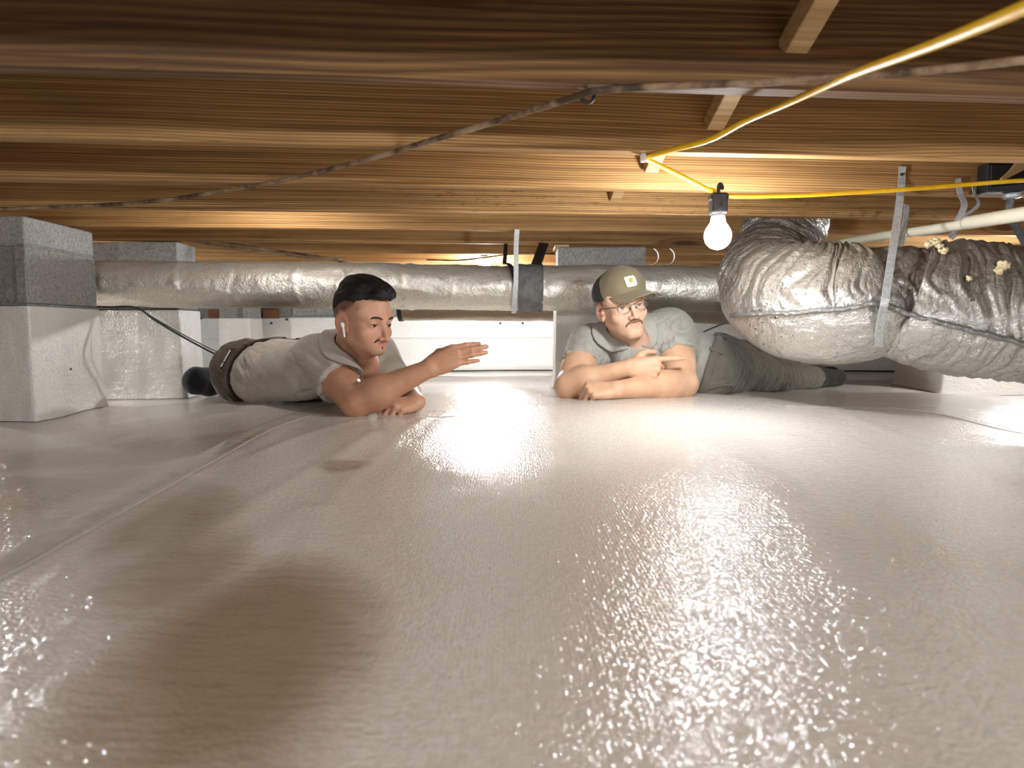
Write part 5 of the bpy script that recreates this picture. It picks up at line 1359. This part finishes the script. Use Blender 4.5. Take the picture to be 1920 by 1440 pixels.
    def crown(p):
        q = capq(p); seam = 0.0012 * np.exp(-(np.abs(q[:, 0]) / 0.002) ** 2) * (q[:, 1] < 0.09)
        d = shell(q) + seam + 0.0012 * fbm(q * 40, 131, 2)
        return smax(d, -(q[:, 1] - 0.012 + 0.25 * (q[:, 2] - 0.06)), 0.002)
    def back_(p):
        q = capq(p); return smax(shell(q) + 0.0012 + 0.0007 * np.sign(np.sin(q[:, 0] * 900) * np.sin(q[:, 2] * 900)) * 0, q[:, 1] - 0.014 + 0.25 * (q[:, 2] - 0.06), 0.002)
    OLIVE = cloth('olive_canvas', (0.185, 0.152, 0.09), 360, 0.3, 0.16); MESHB = cloth('dark_mesh', (0.035, 0.035, 0.036), 240, 0.8, 0.5)
    cc = h.W(0, 0.02, 0.06)
    cap = garment('cap', crown, cc - 0.19, cc + 0.19, 0.0028, OLIVE, root); cap['label'] = 'olive canvas cap front'
    mb = garment('mesh_panel', back_, cc - 0.19, cc + 0.19, 0.003, MESHB, root); mb.parent = cap; mb.matrix_parent_inverse = Matrix.Identity(4); mb.matrix_parent_inverse = cap.matrix_world.inverted() if False else Matrix.Identity(4)
    mb['label'] = 'dark mesh back of the cap'
    # brim: curved visor
    nu, nv = 34, 14; V_ = []
    for j in range(nv):
        t = j / (nv - 1)
        for i in range(nu):
            a_ = R(-62) + R(124) * i / (nu - 1)
            x0_, y0_ = 0.083 * math.sin(a_) * 1.0, 0.006 + 0.104 * math.cos(a_)
            ext = 0.060 * max(0.0, math.cos(a_ * 90 / 62)) ** 0.75
            x_, y_ = x0_ * (1 + 0.10 * t), y0_ + ext * t
            z_ = 0.033 - (0.020 * t + 2.6 * x_ * x_ * t) * min(1.0, ext / 0.03) - 0.8 * x_ * x_
            V_.append(CW(x_, y_, z_ + 0.004))
    Fb = [(j * nu + i, j * nu + i + 1, (j + 1) * nu + i + 1, (j + 1) * nu + i) for j in range(nv - 1) for i in range(nu - 1)]
    br = link('brim', mesh_np('brim', np.array(V_), np.array(Fb)), OLIVE); md = br.modifiers.new('thickness', 'SOLIDIFY'); md.thickness = 0.0035; md.offset = 0
    br.parent = cap
    def on_dome(x, z, lift):
        y = 0.16
        for _ in range(80):
            d = float(dome(A((x, y, z))[None])[0])
            if d < lift: break
            y -= max(d - lift, 0.0003) * 0.7
        return CW(x, y, z)
    def patch_mesh(name, cx, cz, w_, h_, lift, mask=None, n=22, rotd=0.0):
        V2, idx, F2 = [], {}, []
        for j in range(n + 1):
            for i in range(n + 1):
                u, v = (i / n - 0.5) * w_, (j / n - 0.5) * h_
                V2.append(on_dome(cx + u, cz + v, lift))
        for j in range(n):
            for i in range(n):
                u, v = ((i + .5) / n - 0.5) * 2, ((j + .5) / n - 0.5) * 2
                if mask is None or mask(u, v): F2.append((j * (n + 1) + i, j * (n + 1) + i + 1, (j + 1) * (n + 1) + i + 1, (j + 1) * (n + 1) + i))
        me2 = bpy.data.meshes.new(name); me2.from_pydata([tuple(q) for q in V2], [], F2); me2.update()
        bmm = bmesh.new(); bmm.from_mesh(me2); bmesh.ops.delete(bmm, geom=[v for v in bmm.verts if not v.link_faces], context='VERTS'); bmm.to_mesh(me2); bmm.free(); shade(me2, True)
        return me2
    PATCH = plain('patch_white', (0.80, 0.77, 0.68), 0.7, 0, 0.3, 200, 0.06, 0.2); ORANGE = plain('patch_orange', (0.72, 0.27, 0.015), 0.7, 0, 0.3, 200, 0.08, 0.2)
    pcx, pcz = 0.021, 0.072
    pm = link('logo_patch', patch_mesh('logo_patch', pcx, pcz, 0.036, 0.036, 0.0022, lambda u, v: max(abs(u), abs(v)) < 0.93 or (abs(u) + abs(v) < 1.75)), PATCH, cap); pm.modifiers.new('t', 'SOLIDIFY').thickness = 0.0008
    def swirl(u, v):       # a fat C that curls like a breaking wave
        u = -u; v = v * 1.02; r_ = math.hypot(u, v); a_ = math.atan2(v, u)
        if r_ > 0.98: return False
        if r_ < 0.30: return u < 0.12 and v > -0.28
        if -0.55 < a_ < 0.42 and r_ > 0.30: return r_ > 0.62 and a_ > 0.18
        return True
    em = link('logo_emblem', patch_mesh('logo_emblem', pcx, pcz + 0.003, 0.0165, 0.0185, 0.0038, swirl, 30), ORANGE, cap); em['label'] = 'orange curling C emblem'
    cu = bpy.data.curves.new('logo_text', 'FONT'); cu.body = 'carhartt'; cu.size = 0.0050; cu.align_x = 'CENTER'; cu.extrude = 0.0002
    tx = bpy.data.objects.new('logo_text', cu); COL.objects.link(tx)
    pt_ = on_dome(pcx, pcz - 0.0135, 0.0036); nrm_ = A(on_dome(pcx, pcz - 0.0135, 0.02)) - A(on_dome(pcx, pcz - 0.0135, 0.0036))
    p_up = A(on_dome(pcx, pcz - 0.008, 0.0036)) - A(on_dome(pcx, pcz - 0.018, 0.0036)); p_up /= np.linalg.norm(p_up)
    xr = A(on_dome(pcx - 0.006, pcz - 0.0135, 0.0036)) - A(on_dome(pcx + 0.006, pcz - 0.0135, 0.0036)); xr /= np.linalg.norm(xr); zr = np.cross(xr, p_up); yr = np.cross(zr, xr)
    tx.matrix_world = Matrix(((xr[0], yr[0], zr[0], pt_[0]), (xr[1], yr[1], zr[1], pt_[1]), (xr[2], yr[2], zr[2], pt_[2]), (0, 0, 0, 1)))
    bpy.context.view_layer.update()
    tm_ = bpy.data.meshes.new_from_object(tx.evaluated_get(bpy.context.evaluated_depsgraph_get())); mw_ = tx.matrix_world.copy(); bpy.data.objects.remove(tx); bpy.data.curves.remove(cu)
    tm_.materials.clear(); to = link('logo_text', tm_, BLACK, cap); to.matrix_world = mw_
    # ---------------- glasses
    WIRE = plain('thin_metal', (0.10, 0.075, 0.05), 0.3, 0.8, 0.5, 60, 0.1, 0.0)
    gl = thing('eyeglasses', 'thin wire framed eyeglasses worn by the person in the cap', 'glasses', tuple(h.W(0, 0.105, 0)))
    gt = NT('clear_lens'); gt.n.remove(gt.b); gb = gt.add('ShaderNodeBsdfGlossy'); gb.inputs['Roughness'].default_value = 0.03; tr = gt.add('ShaderNodeBsdfTransparent'); mx = gt.add('ShaderNodeMixShader')
    fr_ = gt.add('ShaderNodeFresnel'); fr_.inputs['IOR'].default_value = 1.45
    gt.lk(fr_.outputs[0], mx.inputs[0]); gt.lk(tr.outputs[0], mx.inputs[1]); gt.lk(gb.outputs[0], mx.inputs[2]); gt.lk(mx.outputs[0], gt.n['Material Output'].inputs['Surface'])
    GLASS = gt.m
    for s in (1, -1):
        ring = []
        for k in range(41):
            a_ = 2 * math.pi * k / 40; cx_, sy_ = math.cos(a_), math.sin(a_)
            u = 0.0225 * math.copysign(abs(cx_) ** 0.8, cx_); v = 0.0165 * math.copysign(abs(sy_) ** 0.85, sy_)
            ring.append(h.W(s * (0.0335) + u, 0.1085 - 0.25 * abs(0.0335 + u * s) - 1.2 * 0 + 0.002, -0.004 + v))
        attach(link('lens_rim', tube_mesh('lens_rim', np.array(ring), 0.0009, 8, False), WIRE), gl)
        attach(link('lens', mesh_fan('lens', ring), GLASS), gl)
        tm = spline([h.W(s * 0.056, 0.096, 0.004), h.W(s * 0.066, 0.090, 0.005), h.W(s * 0.0765, 0.05, 0.004), h.W(s * 0.0795, 0.012, 0.004), h.W(s * 0.0775, -0.012, -0.004)], 8)
        attach(link('temple_arm', tube_mesh('temple_arm', tm, 0.0015, 8), WIRE), gl)
        attach(link('nose_pad', tube_mesh('nose_pad', [h.W(s * 0.011, 0.102, -0.004), h.W(s * 0.0105, 0.1005, -0.008), h.W(s * 0.012, 0.0995, -0.013)], [0.0012, 0.0022, 0.0012], 8), WIRE), gl)
    attach(link('bridge', tube_mesh('bridge', spline([h.W(0.0115, 0.1075, 0.001), h.W(0.005, 0.1095, 0.005), h.W(-0.005, 0.1095, 0.005), h.W(-0.0115, 0.1075, 0.001)], 6), 0.0010, 8), WIRE), gl)
    # ---------------- shirt
    hipN, hipF = A(P(1362, 690, 2.80)), A(P(1392, 684, 3.06)); wN, wF = A(P(1322, 690, 2.66)), A(P(1345, 684, 2.92))
    for q_, r_ in ((hipN, .100), (hipF, .108), (wN, 0.102), (wF, 0.112)): q_[2] = fz(q_[0], q_[1]) + r_ - 0.004
    wais = (wN + wF) / 2; pelv = (hipN + hipF) / 2; axis_t = wais - chest
    nW = pelv - wais; nW = nW / np.linalg.norm(nW); nW = A((1.0, -0.30, -0.30)); nW /= np.linalg.norm(nW); cutW = wais + A((-0.02, 0, 0))
    def trunk(p):
        d = cap_(p, shL + A((0.02, 0.06, -0.05)), wN, 0.098, 0.100)
        d = smin(d, cap_(p, shR + A((0.06, 0.06, -0.045)), wF, 0.092, 0.110), 0.10)
        d = smin(d, cap_(p, nb * 0.3 + chest * 0.7, wais, 0.10, 0.10), 0.08)
        d = smin(d, sph(p, P(1184, 674, 2.46), 0.062), 0.06)
        d = smin(d, cap_(p, shR, nb, 0.072, 0.074), 0.05); d = smin(d, cap_(p, shL, nb, 0.080, 0.076), 0.05)
        d = smin(d, cap_(p, wN, hipN, 0.100, 0.102), 0.06); d = smin(d, cap_(p, wF, hipF, 0.110, 0.110), 0.06)
        return d
    vR, vL = (elR - shR) / np.linalg.norm(elR - shR), (elL - shL) / np.linalg.norm(elL - shL)
    def shirt(p):
        d = trunk(p)
        sR = smax(cap_(p, shR, elR, 0.076, 0.068), plane(p, shR + vR * 0.115, vR + A((0.15, -0.1, 0.0))), 0.006)
        sL = smax(cap_(p, shL, elL, 0.084, 0.074), plane(p, shL + vL * 0.125, vL + A((0.1, -0.1, 0))), 0.006)
        d = smin(d, sR, 0.035); d = smin(d, sL, 0.035)
        f1 = fold_noise(p, A((0.25, 0.1, -1)), 42, 201, 6.0); f2 = fold_noise(p, vL + A((-0.9, 0, 0.5)), 40, 203, 6.0); f3 = fold_noise(p, vR + A((1.0, 0, 0.2)), 42, 205, 6.0)
        wl_ = np.clip(1 - np.linalg.norm(p - (shL + vL * 0.08), axis=1) / 0.17, 0, 1); wr_ = np.clip(1 - np.linalg.norm(p - (shR + vR * 0.06), axis=1) / 0.15, 0, 1)
        wc = np.clip(1 - np.linalg.norm(p - (chest + A((-0.02, -0.08, 0))), axis=1) / 0.20, 0, 1)
        d = d + 0.0066 * f2 * (0.15 + wl_) + 0.0064 * f3 * wr_ + 0.0075 * f1 * (0.15 + wc)
        d = smax(d, plane(p, cutW, nW), 0.008)
        d = smax(d, -nd(p), 0.006); return smax(d, -v(p), 0.006)
    def nd(p): return cap_(p, nb - (neck0 - nb) * 0.4, neck0, 0.050, 0.070)
    def v(p): return cap_(p, P(1188, 634, 2.43), P(1192, 662, 2.38), 0.030, 0.005)
    def cbase(p):
        d = smin(trunk(p), cap_(p, shR, elR, 0.076, 0.068), 0.035)
        return smin(d, cap_(p, shL, elL, 0.084, 0.074), 0.035)
    lo = np.minimum.reduce([shR, wN, shL]) - A((0.14, 0.24, 0.22)); hi = np.maximum.reduce([shL, wF, nb, cutW]) + A((0.14, 0.12, 0.13)); lo[2] = max(lo[2], -0.02)
    garment('polo_shirt', shirt, lo, hi, 0.0040, SHIRT2, root)
    nax = neck0 - nb; nax = nax / np.linalg.norm(nax) + A((0, 0, 0.25))
    garment('collar', collar_sdf(cbase, nd, v, nax, nb, 0.060, A((0.0, -1.0, -0.35)), 0.027, 0.022, lambda p: cap_(p, P(1188, 634, 2.43), P(1196, 700, 2.38), 0.026, 0.020)), nb - A((0.18, 0.27, 0.19)), nb + A((0.18, 0.16, 0.15)), 0.0026, SHIRT2, root)
    # ---------------- trousers
    knN, ankN = A(P(1458, 706, 3.12)), A(P(1528, 706, 3.50)); knF, ankF = A(P(1470, 700, 3.42)), A(P(1535, 704, 3.80)); toeN = A(P(1572, 706, 3.56)); toeF = A(P(1560, 702, 3.93))
    for q_, r_ in ((knN, .062), (ankN, .052), (knF, .066), (ankF, .05), (toeN, 0.046), (toeF, 0.045)): q_[2] = fz(q_[0], q_[1]) + r_
    def legs(p):
        d = smin(cap_(p, hipN, knN, 0.096, 0.066), cap_(p, knN, ankN, 0.066, 0.054), 0.03)
        e = smin(cap_(p, hipF, knF, 0.104, 0.068), cap_(p, knF, ankF, 0.066, 0.052), 0.03)
        return smin(d, e, 0.02)
    lv = (ankN - knN) / np.linalg.norm(ankN - knN)
    def trousers(p):
        d = smin(smin(trunk(p), smin(sph(p, hipN, 0.104), sph(p, hipF, 0.116), 0.04), 0.03), legs(p), 0.03) - 0.006
        kk = np.clip(1 - np.linalg.norm(p - knN, axis=1) / 0.2, 0, 1)
        d = d + 0.0045 * fold_noise(p, A((0.1, 0.2, 1)), 22, 211, 3.0) * (0.5 + kk) + 0.0035 * fold_noise(p, nW + A((0, 0, 0.4)), 30, 213, 3)
        d = smax(d, -plane(p, cutW, nW), 0.006)
        return smax(d, plane(p, ankN - lv * 0.02, lv), 0.006)
    lo = np.minimum.reduce([hipN, wN, cutW]) - 0.15; hi = np.maximum.reduce([ankF, ankN, hipF]) + A((0.1, 0.1, 0.18)); lo[2] = -0.03
    garment('trousers', trousers, lo, hi, 0.0048, TROU2, root)
    def wband_base(p): return smin(smin(trunk(p), smin(sph(p, hipN, 0.104), sph(p, hipF, 0.116), 0.04), 0.03), legs(p), 0.03)
    def wband(p):
        d = wband_base(p) - 0.0075
        return smax(d, np.abs(plane(p, cutW + nW * 0.016, nW)) - 0.014, 0.003)
    garment('waistband', wband, cutW - 0.30, cutW + 0.30, 0.0042, TROU2, root)
    belt_loops(lambda p: wband_base(p) - 0.0075, cutW + nW * 0.016, nW, (A((0.0, -0.55, 1.0)), A((0, -1.0, 0.25)), A((0, 0.5, 0.9))), 0.004, TROU2, root)
    def pocket_edge(p):
        return smax(np.abs(wband_base(p) - 0.0075) - 0.0022, np.abs(np.linalg.norm(p - pk0, axis=1) - 0.078) - 0.0022, 0.001)
    pk0 = A(P(1338, 742, 2.62)); garment('pocket_seam', lambda p: smax(pocket_edge(p), -plane(p, cutW + nW * 0.03, nW), 0.002), pk0 - 0.11, pk0 + A((0.12, 0.12, 0.12)), 0.0025, TROU2, root)
    def sock(p):
        d = smin(cap_(p, ankN - lv * 0.05, ankN + lv * 0.02, 0.050, 0.048), cap_(p, ankN + lv * 0.01, toeN, 0.050, 0.040), 0.02)
        e = smin(cap_(p, ankF - lv * 0.05, ankF, 0.050, 0.046), cap_(p, ankF, toeF, 0.046, 0.040), 0.02)
        return smin(d, e, 0) + 0.002 * fbm(p * 26, 221, 3)
    garment('sock', lambda p: smin(cap_(p, ankN - lv * 0.05, ankN + lv * 0.02, 0.052, 0.050), cap_(p, ankN + lv * 0.01, toeN, 0.050, 0.042), 0.02) + 0.002 * fbm(p * 26, 221, 3), ankN - 0.16, toeN + 0.12, 0.005, SOCK2, root)
    garment('sock', lambda p: smin(cap_(p, ankF - lv * 0.08, ankF, 0.050, 0.046), cap_(p, ankF, toeF, 0.046, 0.040), 0.02), ankF - 0.16, toeF + 0.12, 0.007, SOCK2, root)
    return root
def mesh_fan(name, ring):
    ring = np.array(ring)[:-1]; c = ring.mean(0); n = len(ring)
    me2 = bpy.data.meshes.new(name); me2.from_pydata([tuple(q) for q in ring] + [tuple(c)], [], [(i, (i + 1) % n, n) for i in range(n)]); me2.update(); return me2
person_two()
